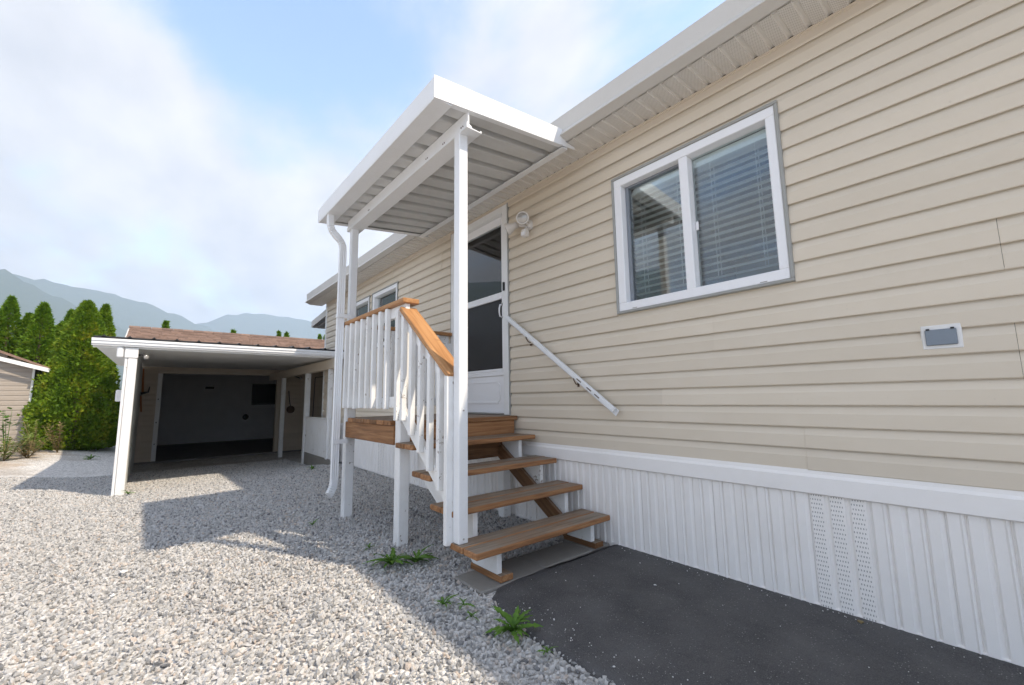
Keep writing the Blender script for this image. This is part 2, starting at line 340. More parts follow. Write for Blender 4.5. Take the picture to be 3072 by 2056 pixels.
def tube(name, pts, rad, mat, parent=None, seg=8, flat=None, fsc=None):
    """round (or flat=(w,h) rectangular) tube along points"""
    pts = [Vector(p) for p in pts]; c = pts[0]; vs, fs = [], []
    rads = rad if isinstance(rad, (list, tuple)) else [rad]*len(pts)
    prev = None
    for i, p in enumerate(pts):
        d = (pts[min(i+1, len(pts)-1)]-pts[max(i-1, 0)]).normalized()
        ref = Vector((1, 0, 0)) if abs(d.x) < 0.9 else Vector((0, 0, 1))
        u = (ref-d*ref.dot(d)).normalized(); v = d.cross(u)
        if flat:
            q = fsc[i] if fsc else 1.0
            ring = [(flat[0]/2*sx*q, flat[1]/2*sy*q) for sx, sy in ((-1, -.8), (-.8, -1), (.8, -1), (1, -.8), (1, .8), (.8, 1), (-.8, 1), (-1, .8))]
        else: ring = [(rads[i]*math.cos(2*math.pi*k/seg), rads[i]*math.sin(2*math.pi*k/seg)) for k in range(seg)]
        vs += [p+u*a+v*b-c for a, b in ring]; n = len(ring)
        if i: fs += [((i-1)*n+k, (i-1)*n+(k+1) % n, i*n+(k+1) % n, i*n+k) for k in range(n)]
    fs.append(tuple(reversed(range(n)))); fs.append(tuple(range(len(vs)-n, len(vs))))
    return link(name, mesh(name, vs, fs, mat, not flat), c, parent)
def bend(p, n):
    """Catmull-Rom resample of a short list of points"""
    P = [Vector(v) for v in p]; out = []
    for k in range(n+1):
        t = k/n*(len(P)-1); i = min(int(t), len(P)-2); f = t-i
        a, b, c, d = P[max(i-1, 0)], P[i], P[i+1], P[min(i+2, len(P)-1)]
        out.append(0.5*((2*b)+(c-a)*f+(2*a-5*b+4*c-d)*f*f+(3*b-a-3*c+d)*f**3))
    return out
def lathe(name, prof, org, axis, mat, parent=None, seg=24):
    """profile [(r, t)] turned about axis through org"""
    ax = Vector(axis).normalized(); u = ax.orthogonal().normalized(); v = ax.cross(u); vs, fs = [], []
    for r, t in prof: vs += [ax*t+u*(r*math.cos(2*math.pi*k/seg))+v*(r*math.sin(2*math.pi*k/seg)) for k in range(seg)]
    for i in range(len(prof)-1): fs += [(i*seg+k, i*seg+(k+1) % seg, (i+1)*seg+(k+1) % seg, (i+1)*seg+k) for k in range(seg)]
    fs.append(tuple(reversed(range(seg)))); fs.append(tuple(range(len(vs)-seg, len(vs))))
    return link(name, mesh(name, vs, fs, mat, True), org, parent)
def smst(a, b, x):
    t = min(1, max(0, (x-a)/(b-a))); return t*t*(3-2*t)
def gz(X, Y):
    b = -0.031*min(max(0, X-3.6), 10.2)
    mnd = (1-smst(.2, 1.3, Y))*(1-smst(7.8, 9.6, X))
    return b*(1-.7*smst(3.3, 5.0, Y))*(1-.85*mnd)

# ------------------------------------------------------------------ ground
def ground_z(x, y):
    z = gz(x, y)-0.018
    if -2 < x < 13 and 0.8 < y < 7: z += 0.008*mnoise.noise((x*1.1, y*1.1, 0))
    return z
xs = [-7000, -2500, -800, -250, -80, -25, -8]+[-4+0.3*i for i in range(90)]+[26, 40, 90, 250, 800, 2500, 7000]
ys = [-7000, -2500, -800, -250, -80, -25, -8]+[-3+0.3*i for i in range(45)]+[12, 20, 40, 90, 250, 800, 2500, 7000]
vs = [(x, y, ground_z(x, y)) for x in xs for y in ys]; ny = len(ys)
fs = [(i*ny+j, (i+1)*ny+j, (i+1)*ny+j+1, i*ny+j+1) for i in range(len(xs)-1) for j in range(ny-1)]
tag(link('ground', mesh('ground', vs, fs, 'gravel_ground', True), (0, 0, 0)), kind='structure')

# asphalt path along the house, with a soft rounded edge
edge = [(2.10, 0.02), (2.12, 0.2), (2.11, 0.45), (2.13, 0.7), (2.12, 0.95), (2.10, 1.12), (2.03, 1.20), (1.9, 1.255), (1.75, 1.285), (1.55, 1.30), (1.35, 1.30), (1.1, 1.28), (0.8, 1.27), (0.4, 1.29), (0, 1.27), (-1, 1.3), (-3, 1.3)]
den_e = []
for (a, b) in zip(edge, edge[1:]):
    n = max(1, int(math.hypot(b[0]-a[0], b[1]-a[1])/0.03))
    den_e += [(a[0]+(b[0]-a[0])*i/n, a[1]+(b[1]-a[1])*i/n) for i in range(n)]
den_e.append(edge[-1])
vs, fs = [], []
L = len(den_e)
def jit(i, k): return 0.012*mnoise.noise((i*0.35, k*3.1, 2.0))
rings = []
for inset, z in ((-0.03, -0.03), (-0.012, -0.012), (0.0, 0.0), (0.03, 0.006)):
    ring = []
    for i, (x, y) in enumerate(den_e):
        cx, cy = 0.9, 0.2
        a, b = den_e[max(i-1, 0)], den_e[min(i+1, L-1)]; tx, ty = b[0]-a[0], b[1]-a[1]; l = math.hypot(tx, ty); nx, ny_ = ty/l, -tx/l   # normal
        if (x+nx*0.1-cx)**2+(y+ny_*0.1-cy)**2 > (x-cx)**2+(y-cy)**2 and x > -0.5: nx, ny_ = -nx, -ny_
        elif x <= -0.5: nx, ny_ = 0, -1
        j = jit(i, 1)
        ring.append((x+nx*(inset+j), y+ny_*(inset+j), z))
    rings.append(ring)
for r_ in rings: vs += r_
for k in range(3): fs += [(k*L+i, k*L+i+1, (k+1)*L+i+1, (k+1)*L+i) for i in range(L-1)]
# fill: fan strip to the wall line
base = len(vs); vs += [(min(x, 2.08), 0.0, 0.006) for x, y, z in rings[3]]
fs += [(3*L+i, 3*L+i+1, base+i+1, base+i) for i in range(L-1)]
me = mesh('asphalt_path', vs, fs, 'asphalt', True)
bm = bmesh.new(); bm.from_mesh(me); bmesh.ops.remove_doubles(bm, verts=bm.verts, dist=0.0005); bmesh.ops.recalc_face_normals(bm, faces=bm.faces)
if sum(f.normal.z for f in bm.faces) < 0: bmesh.ops.reverse_faces(bm, faces=bm.faces)
bm.to_mesh(me); bm.free()
tag(link('asphalt_path', me, (0, 0, 0)), kind='structure')

# gravel stones: real stones scattered over the yard by geometry nodes
def gravel():
    xs = [0.2+0.1*i for i in range(112)]; ys = [0.03+0.1*i for i in range(62)]
    vs, fs, idx = [], [], {}
    def V(i, j):
        if (i, j) not in idx: idx[i, j] = len(vs); vs.append((xs[i], ys[j], ground_z(xs[i], ys[j])+0.004))
        return idx[i, j]
    for i in range(len(xs)-1):
        for j in range(len(ys)-1):
            x, y = (xs[i]+xs[i+1])/2, (ys[j]+ys[j+1])/2
            if x < 2.12 and y < 1.25 or x < 2.42 and y < 1.22: continue
            if y > 3.5+0.35*x: continue
            if x > 8.2 and y < 0.2: continue
            fs.append((V(i, j), V(i+1, j), V(i+1, j+1), V(i, j+1)))
    o = link('gravel', mesh('gravel', vs, fs, 'gravel_stone'), (0, 0, 0))
    tag(o, 'loose grey crushed stone gravel covering the yard', 'gravel', kind='stuff')
    g = bpy.data.node_groups.new('gravel_scatter', 'GeometryNodeTree')
    g.interface.new_socket('Geometry', in_out='INPUT', socket_type='NodeSocketGeometry'); g.interface.new_socket('Geometry', in_out='OUTPUT', socket_type='NodeSocketGeometry')
    n = lambda t, **k: N(t, g.nodes, **k); L_ = g.links.new
    gi, go = n('NodeGroupInput'), n('NodeGroupOutput')
    di = n('GeometryNodeDistributePointsOnFaces', distribute_method='POISSON'); di.inputs['Distance Min'].default_value = 0.0158; di.inputs['Density Max'].default_value = 6500; di.inputs['Seed'].default_value = 3
    L_(gi.outputs[0], di.inputs['Mesh'])
    gt = n('GeometryNodeGeometryToInstance')
    for k in range(4):
        ic = n('GeometryNodeMeshIcoSphere'); ic.inputs['Radius'].default_value = 1.0; ic.inputs['Subdivisions'].default_value = 2 if k == 1 else 1
        nz = n('ShaderNodeTexNoise', noise_dimensions='4D'); nz.inputs['W'].default_value = k*7.3; nz.inputs['Scale'].default_value = 0.85; nz.inputs['Detail'].default_value = 1
        sub = n('ShaderNodeVectorMath', operation='SUBTRACT'); sub.inputs[1].default_value = (0.5, 0.5, 0.5); L_(nz.outputs['Color'], sub.inputs[0])
        mul = n('ShaderNodeVectorMath', operation='MULTIPLY'); mul.inputs[1].default_value = (2.3, 2.3, 2.3); L_(sub.outputs[0], mul.inputs[0])
        sp = n('GeometryNodeSetPosition'); L_(ic.outputs[0], sp.inputs[0]); L_(mul.outputs[0], sp.inputs['Offset'])
        sm = n('GeometryNodeSetMaterial'); sm.inputs['Material'].default_value = MATS['gravel_stone']; L_(sp.outputs[0], sm.inputs[0]); L_(sm.outputs[0], gt.inputs[0])
    ip = n('GeometryNodeInstanceOnPoints'); L_(di.outputs[0], ip.inputs['Points']); L_(gt.outputs[0], ip.inputs['Instance']); ip.inputs['Pick Instance'].default_value = True
    rr = n('FunctionNodeRandomValue', data_type='FLOAT_VECTOR'); rr.inputs[0].default_value = (0, 0, 0); rr.inputs[1].default_value = (6.28, 6.28, 6.28); L_(rr.outputs[0], ip.inputs['Rotation'])
    rs = n('FunctionNodeRandomValue', data_type='FLOAT_VECTOR'); rs.inputs[0].default_value = (0.0050, 0.0044, 0.0038); rs.inputs[1].default_value = (0.0172, 0.0134, 0.0098); rs.inputs['Seed'].default_value = 5; L_(rs.outputs[0], ip.inputs['Scale'])
    ri = n('FunctionNodeRandomValue', data_type='INT'); ri.inputs[4].default_value = 0; ri.inputs[5].default_value = 3; ri.inputs['Seed'].default_value = 9; L_(ri.outputs[2], ip.inputs['Instance Index'])
    tr = n('GeometryNodeTranslateInstances'); L_(ip.outputs[0], tr.inputs[0])
    rz = n('FunctionNodeRandomValue', data_type='FLOAT_VECTOR'); rz.inputs[0].default_value = (0, 0, -0.003); rz.inputs[1].default_value = (0, 0, 0.009); rz.inputs['Seed'].default_value = 12
    L_(rz.outputs[0], tr.inputs['Translation']); tr.inputs['Local Space'].default_value = False
    L_(tr.outputs[0], go.inputs[0])
    mod = o.modifiers.new('scatter', 'NODES'); mod.node_group = g
gravel()

# grit and stray stones kicked onto the asphalt, thickest along its gravel edge and against the skirting
def grit():
    rs = random.Random(21); vs, fs = [], []; base = [(1, 0, 0), (-1, 0, 0), (0, 1, 0), (0, -1, 0), (0, 0, 1), (0, 0, -1)]
    tri = [(0, 2, 4), (2, 1, 4), (1, 3, 4), (3, 0, 4), (2, 0, 5), (1, 2, 5), (3, 1, 5), (0, 3, 5)]
    for i in range(230):
        x = rs.uniform(-1.0, 2.05); k = rs.random()
        y = 1.24-abs(rs.gauss(0, 0.07)) if k < 0.5 else 0.03+abs(rs.gauss(0, 0.05)) if k < 0.75 else rs.uniform(0.05, 1.2)
        if x > 1.85 and y > 1.1: continue
        r_ = rs.uniform(0.0018, 0.0045)*(1.6 if k < 0.5 and rs.random() < 0.25 else 1.0); b = len(vs)
        for v in base: vs.append((x+v[0]*r_*rs.uniform(0.6, 1.3), y+v[1]*r_*rs.uniform(0.6, 1.3), 0.007+r_*0.5+v[2]*r_*rs.uniform(0.5, 1.0)))
        fs += [tuple(b+q for q in t) for t in tri]
    tag(link('grit', mesh('grit', vs, fs, 'gravel_stone'), (0, 0, 0)), 'loose grit and stray stones scattered on the asphalt', 'grit', kind='stuff')
grit()

# ------------------------------------------------------------------ mountains and haze
def ridge(name, prof, dist, depth, seed, label):
    """terrain ridge: prof = [(azimuth deg to the right of +X, crest elevation deg)], standing dist metres away"""
    vs, fs = [], []; az0, az1 = prof[0][0], prof[-1][0]; n = 150; rows = 14
    for i in range(n+1):
        az = az0+(az1-az0)*i/n
        for (a, e), (b, f) in zip(prof, prof[1:]):
            if a <= az <= b: el = e+(f-e)*smst(0, 1, (az-a)/(b-a)); break
        for k in range(rows+1):
            t = k/rows; d = dist-depth*(1-t); top = math.tan(R(el))*dist
            h = top*(t**1.25)*(1+0.10*(1-t)*mnoise.noise((az*0.35+seed, t*3.0, seed)))+ (14*mnoise.noise((az*1.7, t*6, seed+5)) if k > 0 else 0)
            h += 12*mnoise.noise((az*2.7+seed, t*2, 1))*t
            vs.append((d*math.cos(R(az)), -d*math.sin(R(az)), h-2 if k else -3))
    # back slope
    for i in range(n): fs += [(i*(rows+1)+k, (i+1)*(rows+1)+k, (i+1)*(rows+1)+k+1, i*(rows+1)+k+1) for k in range(rows)]
    b0 = len(vs)
    for i in range(n+1):
        az = az0+(az1-az0)*i/n; d = dist+depth*0.8; vs.append((d*math.cos(R(az)), -d*math.sin(R(az)), -3))
    fs += [(i*(rows+1)+rows, (i+1)*(rows+1)+rows, b0+i+1, b0+i) for i in range(n)]
    tag(link(name, mesh(name, vs, fs, 'forest', True), (0, 0, 0)), label, kind='structure')
ridge('mountain', [(-60, 16), (-30, 15.5), (-18, 14), (-11, 11.6), (-7.5, 9.9), (-4.5, 8.2), (-1.0, 6.5), (4, 4.5), (12, 3), (30, 2)], 2600, 1300, 1.0, 'nearest hazy wooded mountain slope falling to the right')
ridge('mountain', [(-60, 10), (-20, 11.4), (-9, 11.3), (-5, 10.9), (-1.5, 10.3), (1.2, 9.4), (3.6, 8.4), (6, 7.2), (11, 5.5), (30, 3)], 3600, 1300, 4.0, 'middle hazy mountain ridge behind the cedars')
ridge('mountain', [(-60, 6), (-5, 6.5), (2, 8.2), (3.8, 8.7), (6.0, 9.8), (7.8, 10.2), (11.5, 10.0), (15, 9.7), (20, 10.3), (28, 9), (45, 8), (70, 7)], 4300, 1200, 8.0, 'farthest hazy rounded mountain above the carport roof')
def haze():
    s = bpy.data.materials.new('haze_air'); s.use_nodes = True; nt = s.node_tree; nt.nodes.clear()
    v = nt.nodes.new('ShaderNodeVolumePrincipled'); o = nt.nodes.new('ShaderNodeOutputMaterial'); nt.links.new(v.outputs[0], o.inputs['Volume'])
    v.inputs['Color'].default_value = (0.66, 0.80, 1.0, 1); v.inputs['Density'].default_value = 0.00025; v.inputs['Anisotropy'].default_value = 0.1
    MATS['haze_air'] = s
    a, zb, zt = 6900, -5.0, 880.0
    vs = [(x, y, z) for x in (-a, a) for y in (-a, a) for z in (zb, zt)]
    fs = [(0, 1, 3, 2), (4, 6, 7, 5), (0, 4, 5, 1), (2, 3, 7, 6), (0, 2, 6, 4), (1, 5, 7, 3)]
    o = link('haze', mesh('haze', vs, fs, 'haze_air'), (0, 0, 0)); tag(o, 'pale blue summer haze in the air', 'haze', kind='stuff')
HAZE = True
if HAZE: haze()

# ------------------------------------------------------------------ house
house = thing('house', (4.5, -2, 0), 'long manufactured home with beige lap siding and white ribbed skirting', 'house')
HX0, HX1 = -3.0, 9.42
Z0, EXP = 0.692, 0.1141
OPEN = [(0.771, 1.976, 1.722, 2.826), (3.305, 4.395, 0.86, 3.125), (5.90, 6.885, 1.92, 2.868), (6.99, 7.975, 1.92, 2.868)]
PROF = [(0.000, -0.004), (0.016, -0.004), (0.0185, 0.000), (0.0175, 0.066), (0.0145, 0.073), (0.0035, 0.106), (0.0025, 0.1141), (0.0025, 0.122)]
def clip_prof(lo, hi):
    out = []
    for (a, b), (c, d) in zip(PROF, PROF[1:]):
        if d <= lo or b >= hi:
            continue
        if b < lo: a, b = a+(c-a)*(lo-b)/(d-b), lo
        if d > hi: c, d = a+(c-a)*(hi-b)/(d-b), hi
        if not out or out[-1] != (a, b): out.append((a, b))
        out.append((c, d))
    return out
def plank(parent, x0, x1, k, lo, hi, mat='vinyl_beige', z0=Z0, ex=0.0, name='siding_plank', wob=0.0012):
    pf = clip_prof(lo, hi)
    if len(pf) < 2 or x1-x0 < 0.01: return
    n = max(1, int((x1-x0)/0.35)); vs, fs = [], []; c = Vector(((x0+x1)/2, 0, z0+k*EXP)); m_ = len(pf)
    for i in range(n+1):
        x = x0+(x1-x0)*i/n
        for y, z in pf:
            wv = wob*mnoise.noise((x*1.3, k*5.1, 0)); wz = wob*0.8*mnoise.noise((x*0.8, k*3.3, 4))
            vs.append((x-c.x, y+ex+wv, z+wz))
        if i: fs += [((i-1)*m_+j, (i-1)*m_+j+1, i*m_+j+1, i*m_+j) for j in range(m_-1)]
    if pf[0][1] > -0.003 or True:
        b = len(vs); vs += [(vs[j][0], -0.004, vs[j][2]) for j in range(m_)]+[(vs[n*m_+j][0], -0.004, vs[n*m_+j][2]) for j in range(m_)]
        fs += [(j, b+j, b+j+1, j+1) for j in range(m_-1)]+[(n*m_+j+1, b+m_+j+1, b+m_+j, n*m_+j) for j in range(m_-1)]
    me = mesh(name, vs, fs, mat); bm = bmesh.new(); bm.from_mesh(me); bmesh.ops.recalc_face_normals(bm, faces=bm.faces); bm.to_mesh(me); bm.free()
    return link(name, me, c, parent)
SEAM = {0: 0.805, 2: 0.008, 4: 0.010}
def siding(parent):
    for k in range(22):
        za = Z0+k*EXP; zb = za+EXP; hi = min(0.122, 3.118-za)
        if hi < 0.02: continue
        rs = random.Random(k//2*13+1); s0 = SEAM.get(k//2, -1.9-rs.random()*1.1 if k//2 % 2 else 2.25+rs.random()*0.6 if k//2 in (1,) else -0.9-rs.random())
        cuts = [HX0]+[s for s in sorted(s0+3.66*i for i in range(-3, 5)) if HX0+0.1 < s < HX1-0.1]+[HX1]
        for si, (a, b) in enumerate(zip(cuts, cuts[1:])):
            ex = 0.003 if si % 2 else 0.0; b = b-0.0012 if b < HX1-0.05 else b
            segs = [(a, b, -0.004, hi)]
            for (ox0, ox1, oz0, oz1) in OPEN:
                new = []
                for (p, q, lo, h) in segs:
                    if q <= ox0 or p >= ox1 or oz1 <= za-0.004 or oz0 >= zb: new.append((p, q, lo, h)); continue
                    if p < ox0: new.append((p, ox0, lo, h))
                    if q > ox1: new.append((ox1, q, lo, h))
                    if oz0-za > 0.01: new.append((max(p, ox0), min(q, ox1), lo, min(h, oz0-za)))
                    if zb-oz1 > 0.01: new.append((max(p, ox0), min(q, ox1), max(lo, oz1-za), h))
                segs = new
            for p, q, lo, h in segs: plank(house, p, q, k, lo, h, ex=ex)
siding(house)
# sheathing with the openings left free, closed shell behind
def sheath():
    xs = sorted({HX0, HX1, *[o[0] for o in OPEN], *[o[1] for o in OPEN]}); zs = sorted({0.0, 3.3, *[o[2] for o in OPEN], *[o[3] for o in OPEN]})
    for x0, x1 in zip(xs, xs[1:]):
        cz = [0.0]; op = [o for o in OPEN if o[0] <= x0 and o[1] >= x1]
        iv = [(0.0, 3.3)] if not op else [(0.0, op[0][2]), (op[0][3], 3.3)]
        for a, b in iv: box('wall', x0, x1, -0.14, -0.006, a, b, 'room_wall', house, 0)
sheath()
box('wall', HX0, HX1, -4.2, -4.05, 0, 3.3, 'vinyl_beige', house, 0); box('wall', HX0, HX0+0.12, -4.05, -0.14, 0, 3.3, 'vinyl_beige', house, 0)
box('wall', HX1-0.12, HX1-0.004, -4.05, -0.144, 0, 3.3, 'vinyl_beige', house, 0)
box('floor', HX0+.12, HX1-.12, -4.05, -0.145, 0.80, 0.86, 'brown_board', house, 0); box('ceiling', HX0+.12, HX1-.12, -4.05, -0.145, 3.15, 3.2, 'room_wall', house, 0)
for x in (2.7, 5.2): box('partition', x, x+0.1, -4.04, -0.15, 0.861, 3.149, 'room_wall', house, 0)
box('corner_trim', HX1-0.06, HX1+0.02, -0.05, 0.022, 0.69, 3.12, 'paint_white', house)
# roof
prism('roof', [(0.34, 3.372), (-2.0, 3.75), (-4.5, 3.36), (-4.5, 3.30), (-2.0, 3.69), (0.30, 3.318)], 0, HX0-0.3, HX1+0.28, 'shingle', house)
prism('gable', [(0.0, 3.302), (-2.0, 3.66), (-4.2, 3.302)], 0, HX1-0.11, HX1, 'vinyl_beige', house)
# eave gutter: cream face, pale flared drip strip, underside
gp = [(0.352, 3.368), (0.346, 3.236), (0.375, 3.196), (0.375, 3.188), (0.305, 3.162), (0.298, 3.166), (0.298, 3.355), (0.34, 3.372)]
prism('gutter', gp, 0, HX0-0.3, HX1+0.28, 'gutter_cream', house)
box('fascia_board', HX0-.3, HX1+.28, 0.27, 0.297, 3.166, 3.36, 'gutter_cream', house)
# ribbed perforated soffit panels, one every three ribs
P_ = 0.0966
def soffit_mesh():
    vs, fs, mi = [], [], []
    for r_ in range(3):
        x0 = r_*P_
        prof = [(0, 0.008), (0.003, 0.0), (0.068, 0.0), (0.070, 0.006), (0.076, 0.013), (0.090, 0.013), (0.0966, 0.008)]
        for i, (x, z) in enumerate(prof):
            vs += [(x0+x, 0, z), (x0+x, 0.27, z)]
    n = len(vs)//2
    for i in range(n-1): fs.append((2*i, 2*i+1, 2*i+3, 2*i+2)); mi.append(1 if i % 7 == 1 else 0)
    me = mesh('soffit_panel', vs, fs, 'soffit_white'); me.materials.append(MATS['soffit_vent'])
    for p, k in zip(me.polygons, mi): p.material_index = k
    return me
sm_ = soffit_mesh(); x = HX0-0.28
while x < HX1+0.1:
    link('soffit_panel', sm_, (x, 0.022, 3.158), house); x += 3*P_
box('soffit_backing', HX0-.3, HX1+.27, 0.0, 0.268, 3.182, 3.19, 'room_dark', house, 0)
prism('frieze_trim', [(0.0, 3.160), (0.030, 3.160), (0.030, 3.146), (0.022, 3.140), (0.022, 3.098), (0.012, 3.094), (0.0, 3.094)], 0, HX0, HX1, 'trim_beige', house)
# skirting
prism('skirt_band', [(-0.004, 0.691), (0.018, 0.691), (0.020, 0.668), (0.034, 0.655), (0.034, 0.572), (0.028, 0.566), (-0.004, 0.566)], 0, HX0, HX1, 'skirt_white', house)
box('skirt_track', HX0, HX1, -0.004, 0.016, -0.02, 0.014, 'skirt_white', house)
RIB = 0.0648
def skirt_mesh(vent):
    vs, fs, mi = [], [], []; n = 3 if vent else 4; zt, zb = 0.572, 0.0; W_ = 4*RIB/n
    for r_ in range(n):
        x0 = r_*W_; alt = r_ % 2
        prof = [(0, 0.000), (0.004, 0.010 if alt else 0.004), (0.011, 0.0185 if alt else 0.008), (0.018, 0.014), (W_-0.010, 0.0135), (W_-0.004, 0.002)]
        if vent: prof = [(0, 0.0), (0.008, 0.004), (0.014, 0.0135), (0.022, 0.0135), (W_-0.012, 0.0135), (W_-0.006, 0.004)]
        for x, y in prof: vs += [(x0+x, y, zb), (x0+x, y, zt)]
    vs += [(n*W_, 0, zb), (n*W_, 0, zt)]
    m_ = len(vs)//2
    for i in range(m_-1): fs.append((2*i, 2*i+1, 2*i+3, 2*i+2)); mi.append(1 if vent and i % 6 == 3 else 0)
    me = mesh('skirt_panel', vs, fs, 'skirt_white'); me.materials.append(MATS['skirt_vent'])
    for p, k in zip(me.polygons, mi): p.material_index = k
    bm = bmesh.new(); bm.from_mesh(me)
    for f in bm.faces:
        if f.normal.y < 0: f.normal_flip()
    bm.to_mesh(me); bm.free()
    return me
sk0, sk1 = skirt_mesh(False), skirt_mesh(True)
i = 0; x = 0.56-14*4*RIB
while x < HX1-0.1:
    v = abs(x-0.56) < 0.01 or abs(x-6.26) < 0.13
    o = link('skirt_panel', sk1 if v else sk0, (x, 0.004+0.0012*(i % 2), 0.0), house)
    if v: o['label'] = 'perforated vent panel in the white skirting'
    x += 4*RIB; i += 1
# kinked panel scar on the near skirting is too small to build

def window(x0, x1, z0, z1, split, label, slats=True, deep=0.100):
    """slider window: grey outer trim, white frame, centre mullion, two panes, venetian blind"""
    win = box('window', x0+0.021, x1-0.021, -0.052, -0.045, z0+0.021, z1-0.021, 'glass', house, 0); win['label'] = label
    t = 0.020
    for a, b, c, d in ((x0, x1, z1-t, z1), (x0, x1, z0, z0+t), (x0, x0+t, z0+t, z1-t), (x1-t, x1, z0+t, z1-t)): box('outer_trim', a, b, -0.002, 0.036, c, d, 'trim_grey', win, 0.004)
    t2 = 0.062; xa, xb, za, zb = x0+t, x1-t, z0+t, z1-t
    for a, b, c, d in ((xa, xb, zb-t2, zb), (xa, xb, za, za+t2), (xa, xa+t2-0.008, za+t2, zb-t2), (xb-t2-0.004, xb, za+t2, zb-t2)): box('frame', a, b, -0.075, 0.028, c, d, 'upvc_white', win, 0.004)
    if split: box('mullion', split-0.031, split+0.031, -0.078, 0.024, za+t2, zb-t2, 'upvc_white', win, 0.003)
    if split:
        # sash of the sliding half, set back and grey
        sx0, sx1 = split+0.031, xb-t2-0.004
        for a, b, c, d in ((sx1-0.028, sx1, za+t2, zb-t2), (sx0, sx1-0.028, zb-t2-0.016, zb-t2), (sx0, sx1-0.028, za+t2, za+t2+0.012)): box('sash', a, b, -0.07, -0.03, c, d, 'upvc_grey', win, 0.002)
        box('latch', split-0.052, split-0.034, -0.044, -0.03, (z0+z1)/2-0.06, (z0+z1)/2+0.0, 'upvc_white', win, 0.003)
        for xx in (x0+0.16, x1-0.16): box('weep_slot', xx-0.02, xx+0.02, 0.0275, 0.0295, z0+0.026, z0+0.031, 'trim_grey', win, 0)
    if slats:
        n = int((zb-za-2*t2-0.06)/0.049); ww = xb-xa-2*t2-0.02
        vs, fs = [], []
        for i_ in range(7):
            u = -0.024+0.048*i_/6; y = u*math.cos(R(16)); z = u*math.sin(R(4))+0.003*(1-(u/0.024)**2)
            vs += [(-ww/2, y, z), (ww/2, y, z)]
        for i_ in range(6): fs.append((2*i_, 2*i_+2, 2*i_+3, 2*i_+1))
        m2 = mesh('slat', vs, fs, 'blind_white', True); xc = (xa+xb)/2
        for i_ in range(n):
            o = link('slat', m2, (xc, -deep, zb-t2-0.085-0.049*i_), win); o.rotation_euler = (R(random.uniform(-2, 2)), R(random.uniform(-0.15, 0.15)), 0)
        box('blind_headrail', xc-ww/2, xc+ww/2, -deep-0.028, -deep+0.028, zb-t2-0.062, zb-t2-0.004, 'blind_white', win)
        for fx in (0.08, 0.36, 0.60, 0.90):
            for dy in (-0.025, 0.026): box('blind_cord', xc-ww/2+ww*fx, xc-ww/2+ww*fx+0.002, -deep+dy, -deep+dy+0.002, zb-t2-0.085-0.049*(n-1), zb-t2-0.06, 'blind_white', win, 0)
    return win
window(0.771, 1.976, 1.722, 2.826, 1.375, 'large white two-pane sliding window with blinds')
window(5.90, 6.885, 1.92, 2.868, None, 'small window beyond the door, nearer of two')
window(6.99, 7.975, 1.92, 2.868, None, 'small window beyond the door, farther of two')

